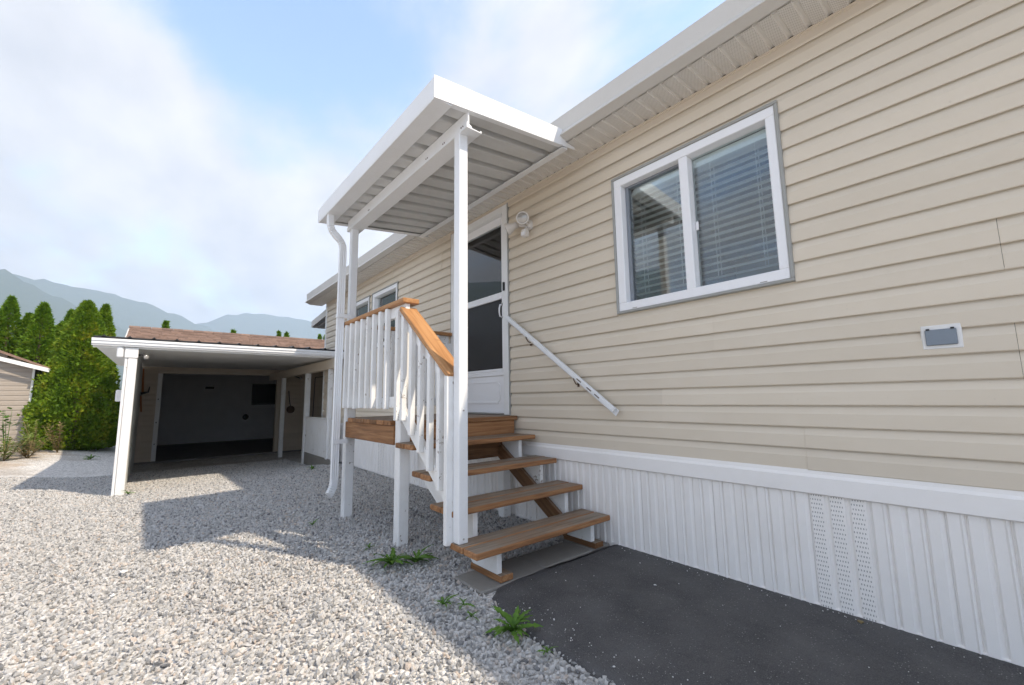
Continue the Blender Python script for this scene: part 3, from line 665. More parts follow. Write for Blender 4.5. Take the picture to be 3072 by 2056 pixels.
def door():
    d = box('door', 3.40, 4.30, -0.075, -0.03, 0.944, 1.375, 'upvc_white', house, 0.003); d['label'] = 'white storm door with glass above dark mesh'
    for a, b, c, e in ((3.307, 3.385, 0.93, 3.123), (4.315, 4.393, 0.93, 3.123), (3.385, 4.315, 3.052, 3.123)): box('door_trim', a, b, -0.03, 0.034, c, e, 'paint_white', d, 0.004)
    for a, b in ((3.385, 3.40), (4.30, 4.315)): box('jamb', a, b, -0.09, 0.012, 0.944, 3.052, 'paint_white', d, 0.002)
    for xx in (3.293, 4.395): box('door_channel', xx, xx+0.0115, -0.004, 0.03, 0.93, 3.13, 'trim_grey', d, 0)
    # storm door frame
    for a, b, c, e in ((3.40, 3.466, 1.375, 3.05), (4.234, 4.30, 1.375, 3.05), (3.466, 4.234, 2.965, 3.05), (3.466, 4.234, 2.140, 2.212), (3.466, 4.234, 1.375, 1.402)): box('door_rail', a, b, -0.055, -0.018, c, e, 'upvc_white', d, 0.004)
    box('pane', 3.466, 4.234, -0.042, -0.037, 2.212, 2.965, 'glass', d, 0)
    box('pane', 3.466, 4.234, -0.042, -0.037, 1.402, 2.140, 'screen_dark', d, 0)
    # inner door seen through the glass
    box('inner_door', 3.40, 4.30, -0.135, -0.10, 0.944, 3.05, 'room_dark', d, 0)
    box('rail_cap', 3.40, 4.30, -0.03, -0.016, 1.33, 1.374, 'upvc_white', d, 0.003)
    # raised moulding with cut corners on the kick panel
    x0, x1, z0, z1, c = 3.52, 4.18, 1.04, 1.275, 0.03
    pts = [(x0+c, z0), (x1-c, z0), (x1-c, z0+0.018), (x1, z0+c+0.012), (x1, z1-c-0.012), (x1-c, z1-0.018), (x1-c, z1), (x0+c, z1), (x0+c, z1-0.018), (x0, z1-c-0.012), (x0, z0+c+0.012), (x0+c, z0+0.018)]
    cx, cz = (x0+x1)/2, (z0+z1)/2
    inn = [(cx+(x-cx)*(1-0.03/0.66), cz+(z-cz)*(1-0.03/0.235)) for x, z in pts]; n = len(pts); vs = []
    for ring, y in ((pts, -0.031), (pts, -0.023), (inn, -0.023), (inn, -0.031)): vs += [(x-cx, y, z-cz) for x, z in ring]
    fs = [(k*n+i, k*n+(i+1) % n, (k+1)*n+(i+1) % n, (k+1)*n+i) for k in range(3) for i in range(n)]
    link('panel_moulding', mesh('panel_moulding', vs, fs, 'upvc_white'), (cx, 0, cz), d)
    box('threshold', 3.385, 4.315, -0.1, 0.02, 0.93, 0.943, 'steel', d, 0.002)
    box('doorbell', 3.343, 3.372, 0.0345, 0.048, 2.195, 2.285, 'rubber_black', d, 0.004)
    box('handle_plate', 3.418, 3.446, -0.018, -0.004, 1.90, 2.09, 'upvc_white', d, 0.004)
    tube('handle', [(3.432, -0.004, 1.93), (3.432, 0.035, 1.94), (3.432, 0.042, 1.98), (3.432, 0.042, 2.02), (3.432, 0.032, 2.06), (3.432, -0.004, 2.065)], 0.008, 'upvc_white', d)
    box('lock_button', 3.420, 3.444, -0.004, 0.008, 2.075, 2.088, 'steel', d, 0.002)
door()

# ------------------------------------------------------------------ wooden porch
porch = thing('porch', (3.3, 0.7, 0), 'wooden landing and steps with brown treads and white balusters', 'porch')
TR = [(2.105, 0.215), (2.367, 0.400), (2.640, 0.581), (2.912, 0.763)]
for fx, tz in TR:
    for b in range(2):
        x0 = fx+b*0.145
        e = random.uniform(-0.006, 0.006)
        box('tread_board', x0, x0+0.136, 0.05+e, 1.272+e, tz-0.038+random.uniform(-.001, .001), tz, 'wood_y', porch, 0.006)
def stringer(y0, y1, mat='timber_white'):
    pts = [(2.165, 0.042), (2.165, 0.1765)]
    for (fx, tz), (nx, nzv) in zip(TR, TR[1:]): pts += [(nx+0.05, tz-0.039), (nx+0.05, nzv-0.039)]
    pts += [(3.196, 0.7235), (3.196, 0.53), (2.42, 0.042)]
    prism('stringer', pts, 1, y0, y1, mat, porch, 0.002)
stringer(1.042, 1.080); stringer(0.172, 0.210)
bar('stringer_backing', (2.375, 0.231, 0.085), (3.215, 0.231, 0.625), 0.036, 0.115, 'wood_x', porch)
for y0, y1 in ((0.985, 1.085), (0.118, 0.214)): box('sill', 2.125, 2.44, y0, y1, 0.004, 0.0415, 'wood_x', porch, 0.004)
# landing
for i in range(9):
    x0 = 3.19+i*0.1385; box('deck_board', x0, x0+0.134, 0.02, 1.145 if i in (0, 8) else 1.262+random.uniform(-.006, .006), 0.888, 0.926, 'wood_y', porch, 0.004)
box('rim_board', 3.205, 3.243, 0.05, 1.145, 0.742, 0.887, 'wood_y', porch, 0.004)
box('rim_board', 3.205, 3.243, 0.05, 1.04, 0.560, 0.738, 'wood_y', porch, 0.004)
box('side_beam', 3.283, 4.391, 1.210, 1.250, 0.735, 0.8875, 'wood_x', porch, 0.004)
box('rim_board', 4.36, 4.398, 0.05, 1.208, 0.735, 0.887, 'wood_y', porch, 0.004)
box('side_beam', 3.246, 4.36, 0.04, 0.08, 0.735, 0.887, 'wood_x', porch, 0.004)
for x in (3.6, 4.0): box('joist', x, x+0.038, 0.081, 1.209, 0.737, 0.886, 'wood_y', porch, 0.003)
def post4(x, y, z0, z1): return box('post', x, x+0.089, y, y+0.089, z0, z1, 'timber_white', porch, 0.006)
post4(3.193, 1.146, -0.04, 1.756); post4(4.392, 1.150, -0.06, 1.8455)
post4(4.30, 0.06, -0.05, 0.734); post4(3.26, 0.06, -0.03, 0.734)
# horizontal side rail
box('top_rail', 3.035, 4.50, 1.165, 1.305, 1.846, 1.884, 'rail_x', porch, 0.005)
box('under_rail', 3.06, 4.384, 1.2315, 1.2695, 1.757, 1.845, 'timber_white', porch, 0.003)
box('lower_rail', 3.19, 4.384, 1.2315, 1.2695, 1.03, 1.118, 'timber_white', porch, 0.003)
xb = [4.315-i*0.1385 for i in range(8)]
for x in xb: box('baluster', x-0.019, x+0.019, 1.2705, 1.3085, 1.020+random.uniform(-.004, .004), 1.842, 'timber_white', porch, 0.003)
# rail on the far side of the landing
box('top_rail', 4.362, 4.50, 0.03, 1.163, 1.8465, 1.884, 'rail_y', porch, 0.005)
box('under_rail', 4.41, 4.448, 0.05, 1.25, 1.757, 1.845, 'timber_white', porch, 0.003)
box('lower_rail', 4.41, 4.448, 0.05, 1.25, 1.03, 1.118, 'timber_white', porch, 0.003)
box('post', 4.385, 4.474, 0.02, 0.109, 0.9265, 1.756, 'timber_white', porch, 0.004)
for i in range(7):
    y = 0.2+i*0.1385; box('baluster', 4.3715, 4.4095, y, y+0.038, 1.02, 1.842, 'timber_white', porch, 0.003)
# sloping stair rail
SL = (1.823-1.290)/(3.085-2.405)
def zr(x): return 1.823+(x-3.085)*SL
bar('top_rail', (3.092, 1.236, zr(3.092)-0.024), (2.372, 1.236, zr(2.372)-0.024), 0.14, 0.038, 'rail_x', porch, bev=0.005)
bar('under_rail', (3.10, 1.25, zr(3.10)-0.105), (2.41, 1.25, zr(2.41)-0.105), 0.038, 0.087, 'timber_white', porch)
bar('lower_rail', (3.17, 1.25, 1.045), (2.41, 1.25, 1.045-0.76*SL), 0.038, 0.087, 'timber_white', porch)
for x, zb_ in ((3.139, 0.935), (3.035, 0.938), (2.895, 0.838), (2.757, 0.727), (2.620, 0.619), (2.489, 0.513)):
    ztop = min(1.842, zr(x-0.019)-0.05)
    pts = [(x-0.019, zb_), (x+0.019, zb_), (x+0.019, ztop+0.038*SL if x < 3.1 else ztop), (x-0.019, ztop)]
    prism('baluster', pts, 1, 1.2705, 1.3085, 'timber_white', porch, 0.002)
box('newel', 2.374, 2.412, 1.232, 1.308, 0.200, 1.242, 'timber_white', porch, 0.003)

# ------------------------------------------------------------------ canopy over the porch
can = thing('canopy', (3.4, 0.9, 0), 'white sheet-metal canopy over the porch on two slim posts', 'canopy')
CX0, CX1 = 2.20, 4.66
def zc(y): return 3.128+(y-0.30)*(3.002-3.128)/(1.40-0.30)     # underside of the roof pans
PW = (CX1-CX0-0.02)/12
def pan_mesh():
    prof = [(0, 0.0), (PW*0.62, 0.0), (PW*0.64, 0.010), (PW*0.66, 0.062), (PW*0.80, 0.070), (PW*0.94, 0.062), (PW*0.97, 0.008), (PW, 0.0)]
    vs, fs = [], []
    for x, z in prof:
        for t in (0, 0.0012):
            vs += [(x, 0.30, zc(0.30)+z+t), (x, 1.41, zc(1.41)+z+t)]
    for i in range(len(prof)-1):
        a = 4*i; fs += [(a, a+4, a+5, a+1), (a+2, a+3, a+7, a+6)]
    return mesh('roof_pan', vs, fs, 'pan_grey')
pm = pan_mesh()
for i in range(12): link('roof_pan', pm, (CX0+0.01+i*PW, 0, 0), can)
# front gutter box (open top look), end fascias, hanger rail, beam
prism('gutter', [(1.385, 2.984), (1.512, 2.984), (1.516, 3.00), (1.518, 3.128), (1.508, 3.128), (1.505, 2.992), (1.390, 2.992), (1.388, 3.00)], 0, CX0+0.004, CX1-0.004, 'aluminium_white', can)
def endcap(name, xa, xb):
    prism(name, [(1.521, 2.980), (1.521, 3.134), (0.310, 3.258), (0.310, 3.156), (0.205, 3.150), (0.202, 3.128)], 0, xa, xb, 'aluminium_white', can)
endcap('end_fascia', CX0-0.004, CX0+0.003); endcap('end_fascia', CX1-0.003, CX1+0.004)
for a, b in ((CX0+0.004, CX0+0.034), (CX1-0.065, CX1-0.004)): prism('end_lip', [(1.384, 2.992), (0.350, 3.1105), (0.350, 3.1145), (1.384, 2.996)], 0, a, b, 'aluminium_white', can)
prism('hanger_rail', [(0.285, 3.100), (0.345, 3.100), (0.345, 3.106), (0.300, 3.110), (0.292, 3.156), (0.285, 3.156)], 0, CX0+0.004, CX1-0.004, 'aluminium_white', can)
prism('beam', [(1.140, 2.896), (1.262, 2.896), (1.262, 2.935), (1.252, 2.938), (1.252, 3.016), (1.242, 3.016), (1.242, 2.925), (1.222, 2.915), (1.222, 2.904), (1.150, 2.902), (1.150, 2.912), (1.140, 2.912)], 0, 2.215, 4.52, 'aluminium_white', can)
def mpost(x0, y0, z0, z1):
    w_ = 0.068; p = box('post', x0, x0+w_, y0, y0+w_, z0, z1, 'aluminium_white', can, 0.004)
    return p
mpost(2.302, 1.195, 0.217, 2.94); mpost(4.392, 1.180, 1.886, 2.94)
for z in (0.245, 1.02, 2.92):
    lathe('screw', [(0.006, 0), (0.006, 0.003), (0.003, 0.005)], (2.3015, 1.212 if z > 2 else 1.23, z), (-1, 0, 0), 'steel', can, 10)
for x in (2.26, 2.5, 2.75, 3.9):
    for dx in (0, 0.022): lathe('screw', [(0.005, 0), (0.005, 0.003)], (x+dx, 1.2625, 2.922), (0, 1, 0), 'rust', can, 8)

# downspout of the canopy
ds = thing('downspout', (4.37, 1.345, 0), 'white downspout strapped beside the far canopy post', 'downspout')
e_ = bend([(4.40, 1.47, 2.992), (4.40, 1.47, 2.90), (4.398, 1.458, 2.84), (4.393, 1.435, 2.80), (4.385, 1.405, 2.765), (4.378, 1.375, 2.73), (4.372, 1.352, 2.68), (4.372, 1.345, 2.62)], 44)
tube('elbow', e_, 0, 'aluminium_white', ds, flat=(0.052, 0.062), fsc=[0.86 if (i % 3 == 1 and (8 < i < 22 or 28 < i < 40)) else 1.0 for i in range(45)])
# ribbed straight pipe
rib = []
W2, H2 = 0.026, 0.031
for sx, sy, ex_, ey in ((-1, -1, 1, -1), (1, -1, 1, 1), (1, 1, -1, 1), (-1, 1, -1, -1)):
    for t in range(9):
        f = t/9; x = (sx+(ex_-sx)*f)*W2; y = (sy+(ey-sy)*f)*H2; k = 0.86 if t % 3 == 1 else 1.0
        rib.append((4.372+(x*k), 1.345+(y*k)))
prism('pipe', rib, 2, 0.33, 2.63, 'aluminium_white', ds)
e_ = bend([(4.372, 1.345, 0.345), (4.372, 1.347, 0.31), (4.370, 1.354, 0.275), (4.366, 1.368, 0.245), (4.362, 1.380, 0.222), (4.356, 1.394, 0.206)], 20)
tube('outlet', e_, 0, 'aluminium_white', ds, flat=(0.058, 0.068), fsc=[0.86 if (i % 3 == 1 and i > 4) else 1.0 for i in range(21)])
for z in (1.94, 0.70):
    box('strap', 4.341, 4.403, 1.377, 1.382, z-0.02, z+0.02, 'aluminium_white', ds, 0.002); box('strap', 4.337, 4.3405, 1.24, 1.381, z-0.02, z+0.02, 'aluminium_white', ds, 0.002)

# ------------------------------------------------------------------ things on the wall
hr = thing('handrail', (2.6, 0.07, 0.985), 'white sloping aluminium handrail bracketed to the beige wall', 'handrail')
bar('rail', (3.262, 0.085, 1.900), (1.998, 0.085, 0.990), 0.028, 0.038, 'aluminium_white', hr, bev=0.004)
bar('rail_lip', (3.262, 0.062, 1.882), (1.99, 0.062, 0.968), 0.006, 0.05, 'aluminium_white', hr, bev=0.001)
for f in (0.22, 0.68):
    x = 3.262+(1.998-3.262)*f; z = 1.9+(0.99-1.9)*f
    tube('bracket', [(x, 0.012, z-0.085), (x, 0.05, z-0.08), (x, 0.075, z-0.05), (x, 0.08, z-0.022)], 0.0045, 'rust', hr)
    box('bracket_plate', x-0.014, x+0.014, 0.0165, 0.021, z-0.115, z-0.055, 'rust', hr, 0.002)
for f in (0.74, 0.82, 0.88):
    x = 3.262+(1.998-3.262)*f; z = 1.9+(0.99-1.9)*f
    bar('slot', (x+0.022, 0.1025, z+0.016), (x-0.022, 0.1025, z-0.016), 0.002, 0.007, 'rust', hr, bev=0)

sl = thing('security_light', (2.97, 0.02, 2.77), 'twin-head security floodlight with motion sensor beside the door', 'light')
lathe('mount', [(0.052, 0.0), (0.052, 0.012), (0.044, 0.03), (0.03, 0.045)], (2.97, 0.012, 2.775), (0, 1, 0), 'lamp_shell', sl, 20)
def lamphead(p, d, face):
    p = Vector(p); h = lathe('lamp_head', [(0.018, -0.105), (0.030, -0.10), (0.034, -0.06), (0.040, -0.045), (0.058, -0.005), (0.062, 0.0), (0.062, 0.012), (0.056, 0.012)], p, d, 'lamp_shell', sl, 24)
    lathe('lens', [(0.055, 0.010), (0.045, 0.015), (0.025, 0.019), (0.004, 0.021)], p, d, face, h, 20)
    tube('knuckle', [(2.97, 0.05, 2.77), (2.97+(p.x-2.97)*0.4, 0.065, 2.775), tuple(p-Vector(d).normalized()*0.10)], 0.014, 'lamp_shell', sl)
lamphead((2.905, 0.165, 2.79), (-0.65, 0.72, -0.18), 'lamp_lens')
lamphead((3.14, 0.15, 2.76), (0.80, 0.55, -0.35), 'lamp_lens')
box('sensor', 2.925, 2.985, 0.055, 0.12, 2.635, 2.715, 'lamp_shell', sl, 0.012); box('sensor_window', 2.93, 2.98, 0.118, 0.126, 2.645, 2.68, 'upvc_white', sl, 0.003)
tube('sensor_arm', [(2.965, 0.045, 2.755), (2.96, 0.07, 2.73), (2.957, 0.08, 2.71)], 0.012, 'lamp_shell', sl)

oc = thing('outlet_cover', (0.227, 0.018, 1.34), 'small white wall plate with grey hinged outlet flap', 'outlet cover')
box('plate', 0.160, 0.294, 0.013, 0.024, 1.284, 1.396, 'box_white', oc, 0.005)
box('flap', 0.176, 0.279, 0.0245, 0.034, 1.302, 1.374, 'cover_grey', oc, 0.003)
for x in (0.182, 0.262): box('hinge', x, x+0.012, 0.025, 0.038, 1.372, 1.379, 'rubber_black', oc, 0.001)

# ------------------------------------------------------------------ pavers, small litter
for y0, y1, x0, x1, lb in ((0.03, 0.235, 2.135, 2.44, 'concrete slab against the skirting under the steps'), (0.24, 0.72, 2.13, 2.40, 'middle concrete slab beneath the lowest tread'), (0.726, 1.235, 2.11, 2.41, 'concrete slab under the outer foot of the steps')):
    o = box('paving_slab', x0, x1, y0, y1, -0.055, 0.003, 'concrete', None, 0.008); tag(o, lb, 'paving slab', 'slabs under the porch steps')
tag(lathe('plastic_cap', [(0.03, 0), (0.03, 0.012), (0.024, 0.022), (0.004, 0.023)], (2.86, 0.33, 0.0), (0, 0, 1), 'red_plastic'), 'small red plastic cap on gravel under the steps', 'cap')
def flake(name, x, y, z, r_, mat, label, cat, seed):
    rs = random.Random(seed); vs = [(0, 0, 0.004)]; n = 7
    for k in range(n): a = 2*math.pi*k/n; q = r_*rs.uniform(0.5, 1.1); vs.append((q*math.cos(a)*1.5, q*math.sin(a), rs.uniform(0, 0.006)))
    vs += [(v[0], v[1], v[2]-0.003) for v in vs]
    fs = [(0, 1+k, 1+(k+1) % n) for k in range(n)]+[(n+1, n+2+(k+1) % n, n+2+k) for k in range(n)]+[(1+k, n+2+k, n+2+(k+1) % n, 1+(k+1) % n) for k in range(n)]
    tag(link(name, mesh(name, vs, fs, mat), (x, y, z)), label, cat)

flake('paper_scrap', 3.916, 2.809, 0.006, 0.022, 'paper', 'larger white scrap lying on the sunlit gravel', 'paper', 1)
flake('paper_scrap', 3.484, 2.838, 0.006, 0.014, 'paper', 'smaller white scrap on gravel nearer the camera', 'paper', 2)
flake('dry_leaf', 0.633, 0.075, 0.009, 0.014, 'leaf_dry', 'small pale leaf on the asphalt below the vent panel', 'leaf', 3)
flake('litter_fleck', 1.508, 0.435, 0.009, 0.007, 'paper', 'tiny white fleck on the open asphalt', 'litter', 4)

# ------------------------------------------------------------------ carport + garage
def gplanks(parent, X, y0, y1, z0, z1, mat, ex=0.125, name='siding_plank', holes=()):
    """horizontal lap planks on a wall that faces -X"""
    z = z0; k = 0
    while z < z1-0.01:
        h = min(ex, z1-z); segs = [(y0, y1)]
        for (a, b, c, d) in holes:
            if c < z+h-0.005 and d > z+0.005:
                segs = [s for p, q in segs for s in ((p, min(q, a)), (max(p, b), q)) if s[1]-s[0] > 0.02]
        for a, b in segs:
            link(name, mesh(name, [(-0.016, a, 0), (-0.014, a, h*.62), (-0.003, a, h), (0.004, a, h), (0.004, a, 0), (-0.016, b, 0), (-0.014, b, h*.62), (-0.003, b, h), (0.004, b, h), (0.004, b, 0)],
                 [(0, 1, 6, 5), (1, 2, 7, 6), (2, 3, 8, 7), (4, 0, 5, 9), (0, 4, 3, 2, 1), (5, 6, 7, 8, 9), (3, 4, 9, 8)], mat), (X, 0, z), parent)
        z += ex; k += 1
GX = 13.72
gar = thing('garage', (16, 1.2, -0.3), 'open garage with beige plank front behind the carport', 'garage')
GZ = -0.318
gplanks(gar, GX, 2.66, 3.02, GZ+0.02, 2.02, 'vinyl_garage'); gplanks(gar, GX, -2.6, -0.06, GZ+0.02, 2.02, 'vinyl_garage'); gplanks(gar, GX, -0.06, 2.66, 1.90, 2.02, 'vinyl_garage')
box('front_wall', GX+0.005, GX+0.12, 2.60, 3.05, GZ, 2.3, 'garage_inside', gar, 0); box('front_wall', GX+0.005, GX+0.12, -2.6, 0.0, GZ, 2.3, 'garage_inside', gar, 0); box('front_wall', GX+0.005, GX+0.12, 0.0, 2.6, 1.83, 2.3, 'garage_inside', gar, 0)
box('door_jamb', GX-0.03, GX+0.12, 2.57, 2.66, GZ, 1.83, 'paint_white', gar, 0.004); box('door_jamb', GX-0.03, GX+0.12, -0.06, 0.03, GZ, 1.83, 'trim_beige', gar, 0.004); box('door_header', GX-0.03, GX+0.12, -0.06, 2.66, 1.831, 1.905, 'trim_beige', gar, 0.004)
for z in (0.1, 0.62, 1.18): box('latch', GX-0.045, GX-0.03, 2.61, 2.63, z, z+0.03, 'lamp_black', gar, 0.003)
box('side_wall', GX+0.12, 18.9, 3.0, 3.1, GZ, 2.3, 'garage_inside', gar, 0); box('side_wall', GX+0.12, 18.9, -2.6, -2.5, GZ, 2.3, 'garage_inside', gar, 0); box('back_wall', 18.8, 18.9, -2.49, 2.99, GZ, 2.3, 'garage_inside', gar, 0)
box('ceiling', GX+0.12, 18.8, -2.5, 3.0, 2.14, 2.2, 'garage_inside', gar, 0)
box('floor_slab', GX-0.06, 18.8, -2.49, 2.99, GZ-0.1, GZ+0.03, 'concrete_dark', gar, 0.006)
gw = box('window', 18.77, 18.795, -1.04, -0.20, 1.04, 1.74, 'screen_dark', gar, 0)
for a, b, c, d in ((-1.09, -0.15, 1.0, 1.038), (-1.09, -0.15, 1.742, 1.78), (-1.09, -1.042, 1.038, 1.742), (-0.198, -0.15, 1.038, 1.742)): box('frame', 18.755, 18.799, a, b, c, d, 'dark_brown', gw, 0.003)
box('switch_plate', 18.78, 18.799, 2.03, 2.11, 0.95, 1.07, 'box_white', gar, 0); box('wall_shelf', 18.7, 18.799, 1.05, 1.30, 1.59, 1.66, 'dark_brown', gar, 0)
lathe('round_vent', [(0.10, 0), (0.10, 0.02), (0.07, 0.03), (0.06, 0.02)], (18.795, 0.01, 0.55), (-1, 0, 0), 'dark_brown', gar, 18)
# shingled gable roof: courses of separate shingles in view on the front slope
RX0, RZ0, RX1, RZ1 = 13.0, 2.20, 16.4, 3.30
def rz_(x): return RZ0+(x-RX0)*(RZ1-RZ0)/(RX1-RX0)
prism('roof', [(RX0, RZ0-0.06), (RX0, RZ0-0.012), (RX1, RZ1-0.012), (19.9, RZ0-0.012), (19.9, RZ0-0.06)], 1, -2.6, 3.37, 'shingle', gar)
rise = (RZ1-RZ0)/(RX1-RX0)
sh = []
for t_ in range(3):
    w_ = (0.17, 0.23, 0.30)[t_]
    sh.append(mesh('shingle', [(0, 0, 0.016), (0, w_-0.012, 0.016), (0.16, w_-0.012, 0.002+0.16*rise), (0.16, 0, 0.002+0.16*rise), (0, 0, -0.006), (0, w_-0.012, -0.006)], [(0, 3, 2, 1), (0, 1, 5, 4)], 'shingle'))
rs = random.Random(5); cells = []
nrow = int((RX1-RX0)/0.15)
for r_ in range(nrow):
    x = RX0+r_*0.15; y = -2.6
    while y < 3.36:
        t_ = rs.randrange(3) if y < 3.0 else 0; w_ = (0.17, 0.23, 0.30)[t_]; cells.append((r_, x, y, t_, min(1.0, (3.37-y)/w_))); y += (0.17, 0.23, 0.30)[t_]
big = sorted(cells, key=lambda c: -c[0])[:299]
bs = set(id(c) for c in big)
for c in big: link('shingle', sh[c[3]], (c[1], c[2], rz_(c[1])-0.004+rs.uniform(-.002, .003)), gar).scale.y = c[4]
vs, fs = [], []
for c in cells:
    if id(c) in bs: continue
    b = len(vs)
    for v in sh[c[3]].vertices: vs.append((v.co.x+c[1], v.co.y*c[4]+c[2], v.co.z+rz_(c[1])-0.004))
    fs += [(b, b+3, b+2, b+1), (b, b+1, b+5, b+4)]
if vs: tag(link('shingles', mesh('shingles', vs, fs, 'shingle'), (0, 0, 0), gar), kind='stuff')
yy = -2.6
while yy < 3.3:
    prism('ridge_cap', [(16.25, rz_(16.25)+0.012), (16.4, RZ1+0.035), (16.55, rz_(16.25)+0.012), (16.4, RZ1)], 1, yy, yy+0.24, 'shingle', gar); yy += 0.25
prism('rake_board', [(RX0, RZ0-0.14), (RX0, RZ0-0.02), (RX1, RZ1-0.02), (19.9, RZ0-0.02), (19.9, RZ0-0.14), (RX1, RZ1-0.14)], 1, 3.372, 3.40, 'gutter_cream', gar)

cp = thing('carport', (11, 1.6, -0.2), 'flat white carport in front of the garage with leaning shadow', 'carport')
cp['label'] = 'flat-roofed white carport attached to the garage front'
box('post', 8.14, 8.24, 2.945, 3.046, -0.16, 1.74, 'timber_white', cp, 0.006); box('post_edge', 8.146, 8.24, 3.050, 3.080, -0.16, 1.74, 'timber_white', cp, 0.004)
box('post_cap', 8.13, 8.25, 2.94, 3.085, 1.741, 1.885, 'paint_white', cp, 0.006)
box('side_wall', 8.241, 13.70, 2.96, 3.065, -0.36, 1.93, 'wing_panel', cp, 0)
n = 0; x = 8.25
while x < 13.6:
    box('side_board', x, min(x+0.298, 13.69), 3.066, 3.078, -0.3, 1.92, 'timber_white', cp, 0.002); x += 0.3
# roof deck with wavy black metal edge above the gutter
def cz(x): return 1.888+(x-8.1)*0.018
prism('roof', [(8.12, 2.0), (13.3, 2.12), (13.3, 2.16), (8.12, 2.03)], 1, 0.03, 3.42, 'roof_metal_black', cp)
box('added_shade_roof', 9.46, 13.3, -2.6, 0.028, 2.03, 2.09, 'roof_metal_black', cp, 0)  # unseen slab added past the house end to keep sun off the garage front
vs, fs = [], []; nn_ = 220; y0, y1 = 0.03, 3.43
for i in range(nn_+1):
    y = y0+(y1-y0)*i/nn_; u = (y*1/0.265) % 1.0; h = 0.045*max(0, 1-abs(u-0.5)/0.16)
    vs += [(8.075, y, 2.006+h), (8.5, y, 2.03+h), (8.075, y, 2.000+h*0.8)]
for i in range(nn_): a = 3*i; fs += [(a, a+1, a+4, a+3), (a+2, a, a+3, a+5)]
link('roof_sheet', mesh('roof_sheet', vs, fs, 'roof_metal_black'), (0, 0, 0), cp)
prism('gutter', [(8.085, 1.998), (8.075, 1.995), (8.072, 1.965), (8.085, 1.958), (8.085, 1.925), (8.10, 1.905), (8.10, 1.90), (8.17, 1.90), (8.17, 1.998)], 1, 0.03, 3.432, 'aluminium_white', cp)
box('fascia_board', 8.171, 8.20, 0.03, 3.42, 1.875, 1.995, 'paint_white', cp, 0.003)
x = 8.2; k = 0
while x < 13.69:
    x1 = min(x+0.30, 13.69)
    prism('ceiling_panel', [(x+0.003, cz(x)), (x1-0.003, cz(x1)), (x1-0.003, cz(x1)+0.02), (x+0.003, cz(x)+0.02)], 1, 0.03 if x < 9.4 else -2.6, 3.40, 'paint_white', cp); x += 0.30; k += 1
box('header_beam', 8.0, 13.69, 0.125, 0.235, 1.690, 1.868, 'trim_beige', cp, 0.004)
box('post', 12.15, 12.24, 0.13, 0.22, -0.3, 1.689, 'timber_white', cp, 0.005); box('post', 9.90, 10.0, 0.13, 0.23, -0.25, 1.689, 'timber_white', cp, 0.005); box('post', 8.38, 8.46, 0.14, 0.22, 0.03, 1.689, 'timber_white', cp, 0.005)
box('foundation', 8.20, 9.95, 0.05, 0.205, -0.30, 0.045, 'concrete', cp, 0.008)
x = 8.47
while x < 9.88:
    box('half_wall_board', x, x+0.050, 0.185, 0.208, 0.046, 0.752, 'timber_white', cp, 0.004); x += 0.0645
box('half_wall_cap', 8.46, 9.90, 0.15, 0.225, 0.753, 0.775, 'timber_white', cp, 0.003)
box('half_wall_board', 7.99, 8.38, 0.17, 0.195, 0.02, 0.752, 'timber_white', cp, 0.004)
# insect screen frame hanging in the opening
sf = thing('screen_frame', (12.9, -0.7, 0.7), 'thin dark wire frame on planks behind the white half wall', 'frame')
for a, b in (((13.68, -0.96, 0.60), (13.68, -0.98, 1.80)), ((13.68, -1.26, 0.60), (13.68, -1.28, 1.84)), ((13.68, -0.98, 1.80), (13.68, -1.28, 1.84))): bar('wire', a, b, 0.016, 0.016, 'lamp_black', sf, upv=(1, 0, 0), bev=0)
# small lamps of the carport
def spot(name, base, tip, d, label, mat='lamp_black'):
    t = thing(name, base, label, 'light'); tube('arm', [base, tuple((Vector(base)+Vector(tip))/2+Vector((0, 0, 0.02))), tip], 0.014, mat, t)
    h = lathe('lamp_head', [(0.015, -0.08), (0.022, -0.07), (0.036, -0.01), (0.040, 0.0), (0.036, 0.002)], tip, d, mat, t, 16); lathe('lens', [(0.035, 0.0), (0.022, 0.008), (0.004, 0.011)], tip, d, 'lamp_lens', h, 14)
spot('spotlight', (8.2, 2.944, 1.79), (8.15, 2.85, 1.76), (-0.9, -0.25, -0.1), 'small black spotlight on the carport post under the gutter')
spot('spotlight', (12.4, 0.05, 1.76), (12.2, -0.22, 1.70), (-0.8, 0.3, -0.3), 'dark floodlight under the carport beam by the right wall')
box('drop_elbow', 8.12, 8.18, 3.10, 3.17, 1.74, 1.90, 'aluminium_white', cp, 0.015)
o = box('meter_box', 8.6, 8.75, 3.08, 3.16, 1.13, 1.30, 'box_white', None, 0.012); tag(o, 'white utility box on the outer side of the carport wall', 'utility box')
# hanging tools on the wing wall
tl = thing('pickaxe', (13.55, 2.9, 0.9), 'pickaxe with orange handle hanging by the garage corner', 'pickaxe')
bar('handle', (13.60, 2.95, 1.93), (13.60, 2.92, 1.36), 0.04, 0.03, 'orange_handle', tl, upv=(1, 0, 0)); tube('head', [(13.58, 2.955, 1.33), (13.58, 2.90, 1.35), (13.58, 2.82, 1.37), (13.58, 2.80, 1.50)], [0.03, 0.03, 0.02, 0.008], 'lamp_black', tl)
tl = thing('tool_handle', (13.62, 2.9, 0.4), 'orange tool handle hanging below the pickaxe', 'tool')
bar('handle', (13.62, 2.95, 1.28), (13.62, 2.915, 0.90), 0.03, 0.03, 'orange_handle', tl, upv=(1, 0, 0)); tube('hook', [(13.66, 2.955, 1.30), (13.63, 2.955, 1.28), (13.62, 2.952, 1.26)], 0.012, 'lamp_black', tl)
tl = thing('hose_reel', (13.68, -0.2, 0.6), 'coiled dark cord hanging on the beige garage front', 'cord')
